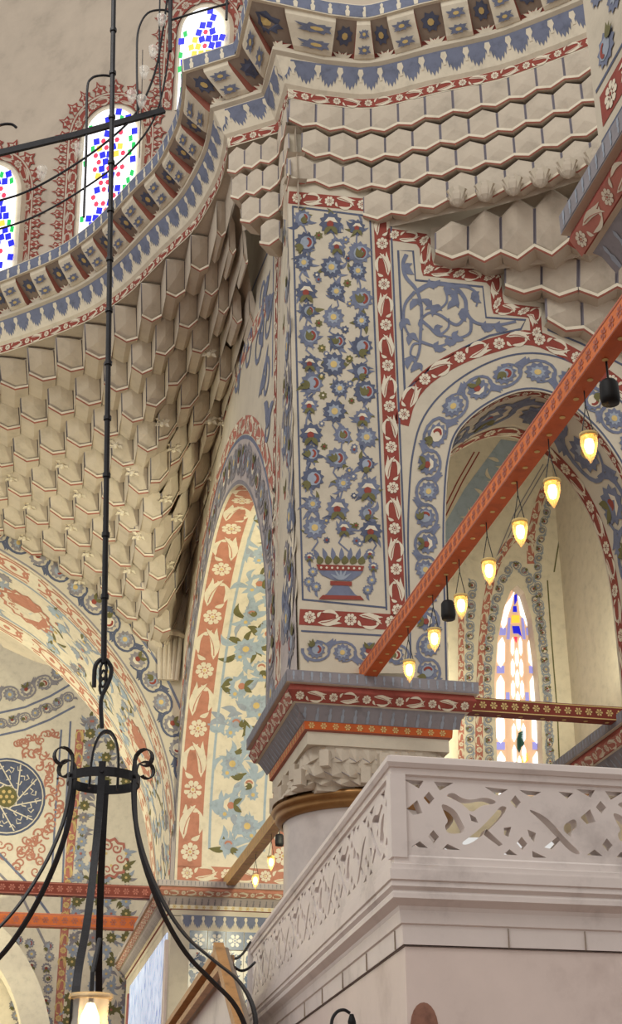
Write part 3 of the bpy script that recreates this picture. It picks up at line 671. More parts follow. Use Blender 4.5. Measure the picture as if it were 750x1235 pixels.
def glass_window(name, label, cx, cy, w, h, tilt, seed, parent_wall, pat):
    """pointed window in px: cx,cy = apex ; panes are separate children"""
    win = struct(name, label, 'window'); rg = random.Random(seed)
    p0 = hit(cx, cy+w*.9); e = hit(cx+4, cy+w*.9)-hit(cx-4, cy+w*.9); wn_ = Vector((e.y, -e.x, 0)).normalized(); p0 = p0+wn_*.25
    def wp(x, y, h=0):
        r = ray(x, y); return EYE + r*((p0-EYE).dot(wn_)/r.dot(wn_)) + wn_*h
    def out(k): # outline in px grown by k
        pts = []
        for i in range(17):
            a = math.pi*i/16; pts.append((cx-(w/2+k)*math.cos(a)*(1 if 1 else 0), cy+w*.62-(w*.62+k)*math.sin(a)**.85))
        return [(cx-w/2-k, cy+h)] + pts + [(cx+w/2+k, cy+h)]
    sk = lambda p: (p[0]+tilt*(p[1]-cy), p[1]-(p[0]-cx)*.10)
    fr = MB(); o1 = [sk(p) for p in out(5)]; fr.poly([wp(x, y, .0) for x, y in o1], 'cream'); fr.grid([[wp(x, y, 0) for x, y in o1], [wp(x, y, -1.2) for x, y in o1]], 'cream'); fr.build('window_frame', win)
    pa = Path2([V2(*sk(p)) for p in out(5)]); Q = Paint(lambda u, v, h=0: hit(*pa(u, v), h+.02)); 
    Q.border(0, pa.len, 2, 13, 'red', 'drum', k=1.1); Q.band(0, pa.len, 13, 15, 'drum', 2, 5); n = int(pa.len/13)
    for i in range(n):
        u = pa.len*(i+.5)/n; Q.P([(u-6.4, 15), (u+6.4, 15), (u+4, 20), (u+5.5, 24), (u+1.5, 26), (u, 32), (u-1.5, 26), (u-5.5, 24), (u-4, 20)], 'red', 1)
        Q.P([(u-4.5, 16), (u+4.5, 16), (u+2.4, 20.5), (u+3.4, 23), (u+.6, 24.4), (u, 28), (u-.6, 24.4), (u-3.4, 23), (u-2.4, 20.5)], 'drum', 3)
        Q.disc(u, 19.5, 2.6, 'red', 4, 6); Q.P([(u-1, 15), (u+1, 15), (u+.6, 24), (u-.6, 24)], 'red', 4)
    Q.build('painted_crest', win)
    inside = lambda x, y: any(0 for _ in ()) or (y > cy+h*0 and abs(x-cx) < w/2-1 and (y > cy+w*.62 or ((x-cx)/(w/2-1))**2+((y-cy-w*.62)/(w*.60))**2 < 1))
    def pane(c, pts):
        q = MB(); q.poly([wp(*sk(p), .05) for p in pts], c); q.build('pane', win)
    rows = int(h/8)
    if pat == 0:
        # white field, ring pattern of blue lozenges and red dots
        fld = MB(); fld.poly([wp(*sk(p), .04) for p in out(0)], 'paneW'); fld.build('pane', win)
        for j in range(rows):
            y = cy+5+j*8.4
            for i in range(-4, 5):
                x = cx+i*8.2+(4.1 if j % 2 else 0)
                if not inside(x, y): continue
                edge = abs(x-cx) > w*.30 or y < cy+w*.35
                ringd = math.hypot(x-cx, (y-cy-w*.95)*.9); c = None
                if edge: c = rg.choice(['paneB', None, None, 'paneW', 'paneG', 'paneB'])
                elif abs(ringd-w*.27) < 4.5 or abs(ringd-w*.12) < 2: c = rg.choice(['paneB', 'paneB', 'paneR', 'paneY'])
                else: c = rg.choice(['paneR', 'paneB', None, 'paneR', None, 'paneB'])
                if c is None or c == 'paneW': continue
                r = 5.0 if c == 'paneB' else (3.1 if c == 'paneR' else 4.6); a = rg.uniform(-.3, .3)
                pane(c, [(x+r*math.cos(a+t)*(1 if c != 'paneG' else .7), y+r*1.1*math.sin(a+t)) for t in ([.785+1.57*q for q in range(4)] if c != 'paneR' else [6.283*q/6 for q in range(6)])])
    return win
glass_window('window_1', 'stained glass window with red dots behind the upper iron bar', 137, 132, 64, 170, -.06, 4, dr, 0)
glass_window('window_2', 'stained glass window in a red crest below the curved iron hook', -8, 200, 62, 170, -.06, 9, dr, 0)
glass_window('window_3', 'stained glass window topped by red crest, half hidden by the cornice jog', 248, 10, 52, 120, -.06, 12, dr, 0)
# ---- muqarnas cells ------------------------------------------------------------------------------
def cell(parent, TL, TM, TR, BL, BM, BR, n, d, back, ledge=.05, sw=0):
    m = MB(); hexa = [TL, TM, TR, BR, BM, BL]; c = sum(hexa, Vector())/6
    wv = (TR-TL).length; ins = [lerp(p, c, .09)+n*d*.35 for p in hexa]
    k = c*.45+BM*.35+TM*.2 + n*d; kt = lerp(TM, c, .35)+n*d*.75
    if sw > .25: k = lerp(TM, BM, .66)+n*d*.25; kt = lerp(TM, BM, .22)+n*d*.2
    for i in range(6):
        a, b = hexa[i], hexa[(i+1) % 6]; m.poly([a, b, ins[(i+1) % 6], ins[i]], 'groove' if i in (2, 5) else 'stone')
    i0, i1, i2, i3, i4, i5 = ins
    m.poly([i0, i1, kt], 'stone'); m.poly([i1, i2, kt], 'stone'); m.poly([i2, k, kt], 'stone'); m.poly([i0, kt, k], 'stone')
    m.poly([i2, i3, k], 'stone'); m.poly([i3, i4, k], 'stone'); m.poly([i4, i5, k], 'stone'); m.poly([i5, i0, k], 'stone')
    dz = Vector((0, 0, -1))
    for a, b in ((BL, BM), (BM, BR)):         # lip, red line and the soffit running back
        a1, b1 = a+n*d*.9, b+n*d*.9; a2, b2 = a1+dz*ledge, b1+dz*ledge
        m.poly([a, b, b1, a1], 'stone'); m.poly([a1, b1, b2, a2], 'cream'); a3, b3 = a2+dz*ledge*.5-n*d*.2, b2+dz*ledge*.5-n*d*.2
        m.poly([a2, b2, b3, a3], 'redline'); m.poly([a3, b3, b3+back, a3+back], 'stone')
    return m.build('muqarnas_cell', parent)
def lily(parent, p, n, r):
    """small white four-petalled boss under a cell"""
    m = MB(); t = Vector((-n.y, n.x, 0)); z = Vector((0, 0, 1)); c = p+n*.05
    for a, L in ((-.5, 1.1), (.5, 1.1), (2.6, 1.1), (3.7, 1.1), (1.57, .6)):
        d = t*math.cos(a)+z*math.sin(a); e = t*-math.sin(a)+z*math.cos(a)
        m.poly([c, c+d*r*L*.6+e*r*.28+n*.05, c+d*r*L+n*.02, c+d*r*L*.6-e*r*.28+n*.05], 'cream')
    m.lathe([(0, -.55*r), (.3*r, -.35*r), (.34*r, 0), (.2*r, .2*r)], c, 'cream', 6); m.build('lily_boss', parent)
def row(parent, top, bot, n, shift, d, backlen, u0=0., u1=1., ledge=.05, saw=0., pend=0, flat=False):
    """a row of cells between polylines top and bot (same parameter 0..1)"""
    lt, lb = Line(top), Line(bot)
    for i in range(n):
        a = u0+(u1-u0)*(i+shift)/n; b = a+(u1-u0)/n; c = (a+b)/2
        if a < u0-1e-6 or b > u1+1e-6: continue
        f = lambda l, q: l.at(q*l.len)
        A, B, Cc = f(lt, a), f(lt, b), f(lt, c); D, E_, G = f(lb, a), f(lb, b), f(lb, c)
        t = (E_-D).normalized(); nn = Vector((t.y, -t.x, 0)).normalized()
        dd = d*min(1, (B-A).length/.5)
        wz = min(1., abs(t.y)*1.5)*saw if abs(t.y) > .3 else 0
        if wz > .05:
            Cc = lerp(Cc, Vector((A.x, B.y, Cc.z)), wz); G = lerp(G, Vector((D.x, E_.y, G.z)), wz)
        tz = .02 if flat else .24
        cell(parent, lerp(A, D, tz), Cc, lerp(B, E_, tz), lerp(D, A, .16), G, lerp(E_, B, .16), nn, dd, -nn*backlen+Vector((0, 0, .04)), ledge, wz)
        if pend and i % pend == 0 and (B-A).length > .45: lily(parent, G+nn*(dd+.02), nn, .15)
mq = struct('ceiling_right', 'carved stone muqarnas tiers over the right arch', 'muqarnas vault')
# curtain rows over the pier front and the right arc
RP = [V2(3.36, 18.16)] + [V2(p.x, p.y) for p in ARCR]
def P3(path, z): return [Vector((p.x, p.y, z)) for p in path]
ZR = [ZC-.02, ZC-.52, ZC-1.08, ZC-1.64, ZC-2.22]
def sub(path, a, b, n=30): l = Line(path); return [l.at(l.len*(a+(b-a)*i/n)) for i in range(n+1)]
spans = [(0, 1, 13), (0, 1, 13), (0, 1, 13), (.17, 1, 11), ]
for k in range(4):
    a, b, n = spans[k]; pa = sub(RP, a, b)
    row(mq, P3(offset(pa, .02-.05*k), ZR[k]), P3(offset(pa, -.02-.05*k), ZR[k+1]), n, .5 if k % 2 else 0, .075, .25, flat=(k == 0))
m = MB(); m.grid([P3(offset(RP, -.12), ZC+.1), P3(offset(RP, -.30), ZC-2.3)], 'stone'); m.build('backing', mq)
# lower group: three short tiers stepping down along the wall edge towards the right
foot = P3(offset(sub(RP, .42, 1), -.12), ZR[4])
LOW = [([(524, 272, 18.0), (560, 262, 17.8), (600, 246, 17.45), (680, 222, 16.9), (770, 192, 16.3)], [(524, 311, 18.16), (560, 314, 18.1), (600, 316, 17.9), (680, 306, 17.4), (770, 284, 16.8)], 6),
       ([(608, 312, 18.1), (650, 306, 17.9), (700, 298, 17.5), (790, 280, 17.0)], [(608, 352, 18.2), (650, 355, 18.1), (700, 360, 17.8), (790, 352, 17.4)], 4),
       ([(656, 350, 18.15), (700, 352, 17.9), (790, 345, 17.5)], [(658, 392, 18.22), (700, 404, 18.2), (790, 432, 18.1)], 3)]
for k, (tp, bt, n) in enumerate(LOW):
    row(mq, [onY(*p) for p in tp], [onY(*p) for p in bt], n, 0, .11, .6, ledge=.06)
    m = MB(); m.grid([[onY(*p)+Vector((0, .22, .1)) for p in tp], [onY(*p)+Vector((0, .22, 0)) for p in (bt if len(bt) == len(tp) else bt)]], 'stone'); m.build('backing', mq)
def pendant(parent, p, r):
    m = MB(); prof = [(0, -1.5*r), (.35*r, -1.3*r), (.75*r, -.9*r), (.95*r, -.3*r), (1.0*r, .25*r), (.7*r, .6*r)]
    m.lathe(prof, p, 'stone', 8)
    for k in range(4):
        a = k*math.pi/2+.4; q = Vector((math.cos(a), math.sin(a), 0)); t = Vector((-q.y, q.x, 0))
        m.poly([p+q*r*1.0+t*r*.62+Vector((0, 0, .55*r)), p+q*r*1.35+Vector((0, 0, .15*r)), p+q*r*1.0-t*r*.62+Vector((0, 0, .55*r)), p+q*r*.5+Vector((0, 0, -1.2*r))], 'plaster')
    m.build('pendant', parent)
lq = Line(foot)
for i in range(8): pendant(mq, lq.at(lq.len*(.06+i*.125))+Vector((-.04, -.10, .02)), .15)
pendant(mq, onY(621, 318, YP-.25), .13)
# ---- left muqarnas: from the arc back and down into the corner
ml = struct('ceiling_left', 'carved stone muqarnas vault filling the corner under the curved cornice', 'muqarnas vault')
_o = []
for i, p in enumerate(PATH[:len(ARCL)]):                      # set back further where the stepped cells stand forward of the curve
    t = (PATH[min(i+1, len(ARCL)-1)]-PATH[max(i-1, 0)]).normalized(); _o.append(p+V2(t.y, -t.x)*(-.13-.30*min(1, 2*abs(t.x*t.y))))
_l = Line([Vector((p.x, p.y, ZC-.02)) for p in _o][::-1])
COLS = [((274, 190), (308, 352)), ((266, 221), (292, 398)), ((251, 251), (272, 455)), ((231, 281), (252, 555)), ((198, 312), (226, 690)), ((160, 350), (208, 790)), ((131, 372), (182, 762)), ((100, 390), (152, 726)), ((50, 410), (102, 684)), ((0, 427), (52, 648)), ((-75, 447), (-15, 616)), ((-150, 456), (-85, 592))]
NR, RPX = 11, 41.
Cp, Bp = [], []
for i, (q, r) in enumerate(COLS):
    p = onZ(*q, ZC); c = min(_l.P, key=lambda v: (v.xy-p.xy).length)
    if i < 5:
        e = onX(*r, XL-.02)
        if e.z > 17.7: e = onZ(*r, 17.7)
    else: e = onY(*r, YF-.03)
    k = NR*RPX/math.hypot(q[0]-r[0], q[1]-r[1])          # every column carries the same tiers; walls cut the lower ones off
    Cp.append(c); Bp.append(c+(e-c)*k)
def even(lst, w, n):
    """resample control points so that steps are even in w"""
    fine = catmull(lst, 12); fw = catmull([Vector((x, y, 0)) for x, y in w], 12); L = [0]
    for a, b in zip(fw, fw[1:]): L.append(L[-1]+math.hypot(b.x-a.x, (b.y-a.y)*.6))
    out = []; j = 0
    for i in range(n+1):
        t = L[-1]*i/n
        while j < len(L)-2 and L[j+1] < t: j += 1
        f = (t-L[j])/(L[j+1]-L[j]); out.append(lerp(fine[j], fine[j+1], f))
    return out
NC = 14; SUB = 12
wx_ = [q for q, r in COLS][::-1]
Ce, Be = even(Cp[::-1], wx_, NC*SUB), even(Bp[::-1], wx_, NC*SUB)
def lev(t):
    z = []
    for a, b in zip(Ce, Be):
        p = lerp(a, b, t); p.z -= .33*math.sin(math.pi*min(1, t))*min(1, (a-b).length/6); z.append(p)
    return z
for k in range(NR):
    T, U = lev(k/NR), lev((k+1)/NR); Bq = []
    for a, b in zip(T, U): Bq.append(Vector((lerp(a.x, b.x, .62), lerp(a.y, b.y, .62), min(b.z, a.z-.30)-.05)))
    T = [p+Vector((0, 0, 0 if k == 0 else .14)) for p in T]; sh = SUB//2 if k % 2 else 0
    for i in range(NC):
        ia, ib = i*SUB+sh, (i+1)*SUB+sh
        if ib > NC*SUB: continue
        A, B, D, E_ = T[ia], T[ib], Bq[ia], Bq[ib]; M0, M1 = T[(ia+ib)//2], Bq[(ia+ib)//2]
        if A.x > XL+.25 or (A.y > YF+.3 and B.y > YF+.3): continue          # wholly inside a wall
        t = (E_-D).normalized(); wz = min(1., abs(t.y)/.35)
        K, KD = lerp(A, Vector((A.x, B.y, A.z)), wz), lerp(D, Vector((D.x, E_.y, D.z)), wz)
        t = (E_-KD).normalized(); nn = Vector((t.y, -t.x, 0)).normalized(); tz = .02 if k == 0 else .22
        Cm, G = lerp(K, B, .5), lerp(KD, E_, .5); Cm.z = (A.z+B.z)/2; wd_ = (B-K).length
        K1, B1, D1, E1 = lerp(K, KD, tz), lerp(B, E_, tz), lerp(KD, K, .14), lerp(E_, B, .14)
        cell(ml, K1, Cm, B1, D1, G, E1, nn, min(.14, .22*wd_), -nn*.9+Vector((0, 0, .05)), .05)
        m = MB(); q = Vector((0, 0, -.075)); m.poly([lerp(A, D, tz), K1, D1+q, lerp(D, A, .14)+q], 'stone'); m.build('muqarnas_return', ml)
        if k in (3, 4, 5, 6, 7) and i % 2 == k % 2 and wd_ > .3: lily(ml, lerp(D1, Cm, .35)+nn*.06, nn, .17)
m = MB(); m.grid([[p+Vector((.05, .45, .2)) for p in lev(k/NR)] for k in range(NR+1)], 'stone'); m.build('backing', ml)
# fan of flutes and the little column in the corner
cb_ = onY(208, 770, YF-.15)
m = MB()
for k in range(5): m.tube([cb_+Vector((-.34+k*.14, -.05*abs(k-2)*.0, .25)), cb_+Vector((-.26+k*.10, 0, -1.1))], .065, 'stone', 8)
m.lathe([(.36, .0), (.42, .08), (.36, .16)], cb_+Vector((-.05, 0, -.05)), 'stone', 12); m.build('corner_column', ml)
m = MB()
for k in range(7):
    a, b = -.9+k*.28, -.9+(k+1)*.28
    m.poly([cb_+Vector((a*.4, 0, .2)), cb_+Vector((b*.4, 0, .2)), cb_+Vector((b*1.1-.1, -.35, 1.1)), cb_+Vector(((a+b)*.55-.1, -.5, 1.0)), cb_+Vector((a*1.1-.1, -.35, 1.1))], 'stone')
m.build('fan', ml)
# jog over the pier's side
jp = [V2(JOG[0].x+.02, JOG[0].y), V2(JOG[1].x, JOG[1].y)]; js = [V2(JOG[1].x, JOG[1].y), V2(JOG[2].x, JOG[2].y)]
for k in range(4):
    z0_, z1_ = ZC-.05-.55*k, ZC-.05-.55*(k+1); a = [0, .06, .25, .62][k]; pa = sub(jp, a, 1, 4); n = [3, 3, 2, 1][k]
    row(ml, P3(offset(pa, .02-.04*k), z0_), P3(offset(pa, -.04*k), z1_), n, 0, .08, .4)
    if k < 3: row(ml, P3(offset(js, .02-.03*k), z0_), P3(offset(js, -.03*k), z1_), 2, 0, .05, .3)
m = MB(); m.grid([P3(offset(jp, -.15), ZC), P3(offset(jp, -.6), ZC-1.4)], 'stone'); m.grid([P3(offset(js, -.1), ZC), P3(offset(js, -.2), ZC-2.2)], 'stone'); m.build('backing', ml)
# ================================================================== COLUMNS WITH CORNICED CAPITALS
CAPP = [((.36, 8.07), (.36, 7.90), 'grey', 'leaf_edge'), ((.36, 7.90), (.30, 7.89), 'plaster', 'fillet'), ((.30, 7.89), (.33, 7.80), 'red', 'floral_roll'), ((.33, 7.80), (.24, 7.66), 'red', 'floral_roll'), ((.24, 7.66), (.20, 7.65), 'plaster', 'fillet'), ((.20, 7.65), (.05, 7.45), 'grey', 'cavetto'), ((.05, 7.45), (.04, 7.34), 'orange', 'gilt_band'), ((.04, 7.34), (.0, 7.32), 'redline', 'fillet'), ((0, 7.32), (0, 7.14), 'plaster', 'abacus')]
def capital(t, x0, y0, x1, y1, faces=('front', 'left'), k=1., side_red='pinkred', gilt='orangedark', front_red='red', gr='grey'):
    """mitred cornice swept round a rectangle; k scales its height"""
    Z = lambda z: 8.07-(8.07-z)*k
    for a, b, mt, nm in CAPP:
        def loop(q): o, z = q; return [Vector((x0-o, y1+o, Z(z))), Vector((x0-o, y0-o, Z(z))), Vector((x1+o, y0-o, Z(z))), Vector((x1+o, y1+o, Z(z)))]
        A, B = loop(a), loop(b); m = MB(); m.grid([A+[A[0]], B+[B[0]]], gilt if nm == 'gilt_band' else (gr if mt == 'grey' else (front_red if mt == 'red' else mt))); part = m.build(nm, t)
        for f, (i, j) in (('left', (0, 1)), ('front', (1, 2))):
            if f not in faces or nm in ('fillet', 'abacus'): continue
            V0, V1 = (B[i]-A[i]), (B[j]-A[j]); w = V0.length
            if w < .05: continue
            n = (A[j]-A[i]).cross(V0).normalized(); out = Vector((-1, 0, -.2)) if f == 'left' else Vector((0, -1, -.2))
            if n.dot(out) < 0: n = -n
            vv = ((V0+V1)/2); w = vv.length; s_ = Strip([A[i], A[j]], [vv.normalized()]*2, [n, n]); P = Paint(s_)
            if nm == 'leaf_edge': P.crenels(.03, s_.len-.03, .02, w-.01, gr, 'paleblue' if gr == 'grey' else 'grey', 1, .9)
            elif nm == 'floral_roll':
                if b[1] < 7.7: P.border(.05, s_.len-.05, .0, w-.01, front_red if f == 'front' else side_red, k=1.5)
                else: continue
            elif nm == 'cavetto': P.crenels(.05, s_.len-.05, w-.01, .02, gr, 'paleblue' if gr == 'grey' else 'grey', 1, .8)
            else:
                for q in range(int(s_.len/.17)): P.rosette(.1+q*.17, w*.5, .045, 'ochre', 'red', 1, 6)
            if P.f: P.build('painted_band', part)
    m = MB(); m.poly([(x0-.36, y0-.36, 8.07), (x1+.36, y0-.36, 8.07), (x1+.36, y1+.36, 8.07), (x0-.36, y1+.36, 8.07)], 'plaster'); m.poly([(x0, y0, Z(7.14)), (x1, y0, Z(7.14)), (x1, y1, Z(7.14)), (x0, y1, Z(7.14))], 'stone'); m.build('bed', t)
def squircle(cx, cy, hx, hy, a, p):
    c, s_ = math.cos(a), math.sin(a); r = (abs(c/hx)**p+abs(s_/hy)**p)**(-1/p); return V2(cx+r*c, cy+r*s_)
def muqarnas_capital(t, cx, cy, hx, hy, r, z0, z1, a0, a1, n):
    rows_ = [(z1, hx-.02, hy-.02, 9), (z1-.22, lerp(hx, r, .25), lerp(hy, r, .25), 6), (z1-.42, lerp(hx, r, .6), lerp(hy, r, .6), 3.4), (z0, r, r, 2)]
    for k in range(3):
        za, xa, ya, pa = rows_[k]; zb, xb, yb, pb = rows_[k+1]
        nn = n-4*k
        for i in range(nn):
            a, b = a0+(a1-a0)*(i+(k % 2)*.5)/nn, a0+(a1-a0)*(i+1+(k % 2)*.5)/nn; mm = (a+b)/2
            q = lambda ang, hx_, hy_, p_, z: Vector((*squircle(cx, cy, hx_, hy_, ang, p_), z))
            A, B, Cm = q(a, xa, ya, pa, za), q(b, xa, ya, pa, za), q(mm, xa, ya, pa, za)
            D, E2, G = q(a, xb, yb, pb, zb), q(b, xb, yb, pb, zb), q(mm, xb, yb, pb, zb)
            D1, E1, G1 = q(a, xa*.985, ya*.985, pa, zb+.07), q(b, xa*.985, ya*.985, pa, zb+.07), q(mm, lerp(xa, xb, .25)*1.03, lerp(ya, yb, .25)*1.03, pa, zb)
            m = MB(); m.poly([A, Cm, G1, D1], 'stone'); m.poly([Cm, B, E1, G1], 'stone'); m.poly([D1, G1, G, D], 'redline' if 0 else 'stone'); m.poly([G1, E1, E2, G], 'stone')
            m.poly([lerp(D1, A, .06)-Vector((0, .004, 0)), lerp(G1, Cm, .06)-Vector((0, .004, 0)), G1-Vector((0, .004, 0)), D1-Vector((0, .004, 0))], 'groove')
            m.build('muqarnas_block', t)
            if k < 2 and i % 4 == 1:
                w = MB(); c0 = lerp(G1, Cm, .2); dn = Vector((c0.x-cx, c0.y-cy, 0)).normalized()
                w.box(c0+dn*.02+Vector((0, 0, -.02)), (.13, .13, .22), 'stone', Matrix.Rotation(mm, 3, 'Z')); w.build('muqarnas_drop', t)
col = struct('column_pier', 'round marble column with gilt ring and painted square capital under the pier', 'column')
capital(col, 3.74, 18.36, 5.76, 21.05)
CX, CY = 4.85, 19.72
muqarnas_capital(col, CX-.09, CY-.02, 1.0, 1.33, 1.24, 6.62, 7.14, math.pi*.75, math.pi*2.05, 30)
m = MB(); m.lathe([(1.20, 6.75), (1.22, 6.62), (1.30, 6.60), (1.34, 6.55), (1.30, 6.50), (1.27, 6.49), (1.29, 6.44), (1.25, 6.39), (1.18, 6.37)], (CX, CY, 0), 'gold', 64); m.build('gilt_ring', col, True)
m = MB(); m.lathe([(1.17, 6.40), (1.15, 6.2), (1.17, 3), (1.19, .4), (1.3, .35), (1.34, .0)], (CX, CY, 0), 'marbleshaft', 64); m.build('shaft', col, True)
m = MB(); m.box((CX-.08, CY, 6.85), (1.7, 2.3, .58), 'stone'); m.build('core', col)
cf = struct('column_far', 'far corner pier with pinkish floral cornice and blue tiled front', 'column')
capital(cf, 3.56, 33.0, 8.2, 45.0, k=.8, gilt='cream', front_red='salmon', gr='lilac')  # lighter reds and greys put the haze of distance into the cornice colours
m = MB(); m.grid([[Vector((3.56, y, z)) for y in (33.0, 45.)] for z in (0, 7.34)], 'plaster'); m.poly([(3.56, 33.0, 0), (3.56, 33.0, 7.34), (8.2, 33.0, 7.34), (8.2, 33.0, 0)], 'plaster'); m.build('shaft', cf)
P = Paint(lambda u, v, h=0: Vector((3.9+u, 33.0-h, 7.06+v))); P.acanthus(-.1, 3.6, 0, .30, 'blue', 'cream'); P.build('painted_leaves', cf)
# tiles
tw = .42
for i in range(7):
    for j in range(6):
        x, z = 3.98+i*tw, 7.02-tw-j*tw
        m = MB(); m.box((x+tw/2, 32.985, z+tw/2), (tw-.012, .04, tw-.012), 'tilewhite'); tl = m.build('tile', cf)
        P = Paint(lambda u, v, h=0, x=x, z=z: Vector((x+u*tw, 32.963-h, z+v*tw)))
        if j == 0:
            P.band(.02, .98, .02, .98, 'tileblue', 1); P.rosette(.5, .5, .36, 'tilewhite', 'tileblue', 2, 6)
        else:
            for q in range(5): P.teeth(rr.uniform(.15, .85), rr.uniform(.15, .85), rr.uniform(.12, .2), 7, 'tileblue', 1, .75)
            for q in range(13): P.leaf(rr.uniform(.1, .7), rr.uniform(.1, .7), rr.uniform(0, 1.5), .26, .09, 'tileblue' if q else 'olive', 1, .5)
            P.disc(rr.uniform(.2, .8), rr.uniform(.2, .8), .06, 'pinkred', 2, 6)
        P.build('glaze_pattern', tl)
w5 = struct('window_4', 'pale blue rippled glass window under the far cornice', 'window')
m = MB(); m.box((3.55, 38.4, 4.75), (.04, 9.6, 4.6), 'paneS'); m.build('pane', w5)
m = MB(); m.box((3.53, 33.45, 4.6), (.10, .25, 4.5), 'marblepink'); m.build('window_frame', w5)
m = MB(); m.box((3.53, 43.35, 4.6), (.10, .25, 4.5), 'pinkred'); m.build('window_frame', w5)
cn = struct('column_near', 'near pier with painted capital and floral wall, close to the orange beam', 'column')
capital(cn, 3.84, 3.0, 6.2, 7.48)
m = MB(); m.grid([[Vector((3.72, y, z)) for y in (3.0, 7.55)] for z in (8.05, 13)], 'plaster'); m.grid([[Vector((x, 7.55, z)) for x in (3.72, 6.3)] for z in (8.05, 13)], 'plaster'); m.build('wall_face', cn)
fn = lambda y, z, h=0: Vector((3.72-h, y, z))
P = Paint(lambda u, v, h=0: fn(u, v, h)); P.border(4, 7.45, 8.62, 8.90, 'red')
for v in (8.10, 8.50, 8.98): P.band(4, 7.5, v, v+.03, 'deepblue', 1, .5)
for k in range(9): P.carnation(7.25-(k % 2)*.25-.4*(k // 6), 9.2+k*.3, .16, k, 2, k); P.leaf(7.1, 9.2+k*.3, k, .3, .1, 'blue', 1, .4)
for k in range(8): P.leaf(7.4-k*.2, 8.2, 1.2 if k % 2 else 2, .25, .09, 'blue', 1, .4)
P.P([(6.8, 9.35), (7.0, 9.8), (6.95, 10.4), (6.6, 10.8), (6.3, 9.6)], 'grey', 1)
P.build('painted_flowers', cn)
muqarnas_capital(cn, 5.0, 5.3, 1.12, 2.1, 1.1, 6.55, 7.14, math.pi*.5, math.pi*1.6, 22)
m = MB(); m.box((5.0, 5.3, 6.8), (2.0, 3.6, .7), 'stone'); m.build('core', cn)
m = MB(); m.lathe([(1.15, 6.6), (1.15, .2), (1.3, 0)], (5.05, 4.9, 0), 'marbleshaft', 48); m.build('shaft', cn, True)
cr = struct('column_right', 'painted capital of the next column behind the marble balustrade', 'column')
capital(cr, 8.95, 18.6, 11.5, 21.3)
m = MB(); m.lathe([(1.15, 7.2), (1.15, .2), (1.3, 0)], (10.2, 19.9, 0), 'marbleshaft', 48); m.build('shaft', cr, True)
# ---- stained window in the chamber -------------------------------------------------------------
w4 = struct('window_5', 'tall pointed stained glass window with white panes in the chamber', 'window')
m = MB(); m.poly([onY(*p, YB+.30) for p in WIN], 'paneO'); m.build('window_frame', w4)
WL = Line([Vector((599, 960, 0)), Vector((597, 860, 0)), Vector((599, 780, 0)), Vector((606, 735, 0)), Vector((621, 707, 0))]); WR = Line([Vector((655, 960, 0)), Vector((652, 860, 0)), Vector((646, 780, 0)), Vector((639, 740, 0)), Vector((624, 707, 0))])
def wx(y, t):
    def xx(l):
        for a, b in zip(l.P, l.P[1:]):
            if b.y <= y <= a.y: return a.x+(b.x-a.x)*(y-a.y)/(b.y-a.y)
        return l.P[0].x if y > 960 else l.P[-1].x
    a, b = xx(WL), xx(WR); return a+(b-a)*t
def pane4(c, pts): q = MB(); q.poly([onY(wx(y, t), y, YB+.28) for t, y in pts], c); q.build('pane', w4)
for j in range(6):                                              # outer row: white ovals and blue slips
    y = 722+j*46
    for t0, t1 in ((.02, .20), (.80, .98)):
        pane4('paneW', [(t0, y+8), ((t0+t1)/2, y), (t1, y+8), (t1, y+30), ((t0+t1)/2, y+37), (t0, y+30)]); pane4('paneL', [(t0, y+35), (t1, y+35), (t1, y+44), (t0, y+44)])
for j in range(7):
    y = 745+j*30
    for t0 in (.24, .68): pane4('paneO' if j % 3 else 'paneL', [(t0, y), (t0+.08, y), (t0+.08, y+26), (t0, y+26)])
for j in range(7):                                              # leaded lattice
    for i in range(3):
        y = 768+j*26+(13 if i % 2 else 0); a = .36+i*.105; b = a+.085
        pane4('paneD' if (j, i) == (4, 1) else 'paneW', [(a, y+6), ((a+b)/2, y), (b, y+6), (b, y+18), ((a+b)/2, y+23), (a, y+18)])
pane4('paneB', [(.35, 718), (.6, 716), (.6, 724), (.45, 730)]); pane4('paneB', [(.4, 731), (.55, 731), (.55, 738), (.4, 738)]); pane4('paneY', [(.35, 742), (.62, 742), (.62, 751), (.35, 751)])
pane4('paneB', [(.38, 755), (.6, 755), (.66, 768), (.56, 764), (.42, 764)]); pane4('paneR', [(.44, 768), (.54, 768), (.5, 776)]); pane4('paneW', [(.08, 716+18), (.3, 712), (.32, 728), (.2, 745)]); pane4('paneW', [(.66, 716), (.9, 730), (.85, 750), (.66, 742)])
pane4('paneD', [(.5, 884), (.62, 880), (.62, 898), (.5, 904)]); pane4('paneY', [(.56, 912), (.74, 906), (.74, 916), (.56, 922)])
# ================================================================== MARBLE GALLERY
gal = thing('marble_gallery', 'carved marble gallery with pierced balustrade in front of the pier', 'balcony')
GD = Vector((.047, 1, 0)).normalized(); GX, GY = 2.95, 11.0
def GPath(o): # left face far -> corner -> right, offset o outwards
    c = Vector((GX-o, GY-o, 0)); f = Vector((GX-o, GY, 0))+GD*9.8; return [f, c, Vector((9.5, GY-o, 0))]
def gmould(name, prof, mt):
    A = [[p+Vector((0, 0, z)) for p in GPath(o)] for o, z in prof]; m = MB(); m.grid(A, mt); return m.build(name, gal)
gmould('cap_rail', [(-.12, 4.84), (.00, 4.87), (.045, 4.85), (.05, 4.80), (.03, 4.765), (.015, 4.76), (.01, 4.71), (-.03, 4.69), (-.12, 4.69)], 'marble')
gmould('plinth', [(-.12, 4.06), (-.02, 4.06), (.0, 4.04), (.0, 3.985), (.03, 3.975), (.03, 3.93), (-.1, 3.92)], 'marble')
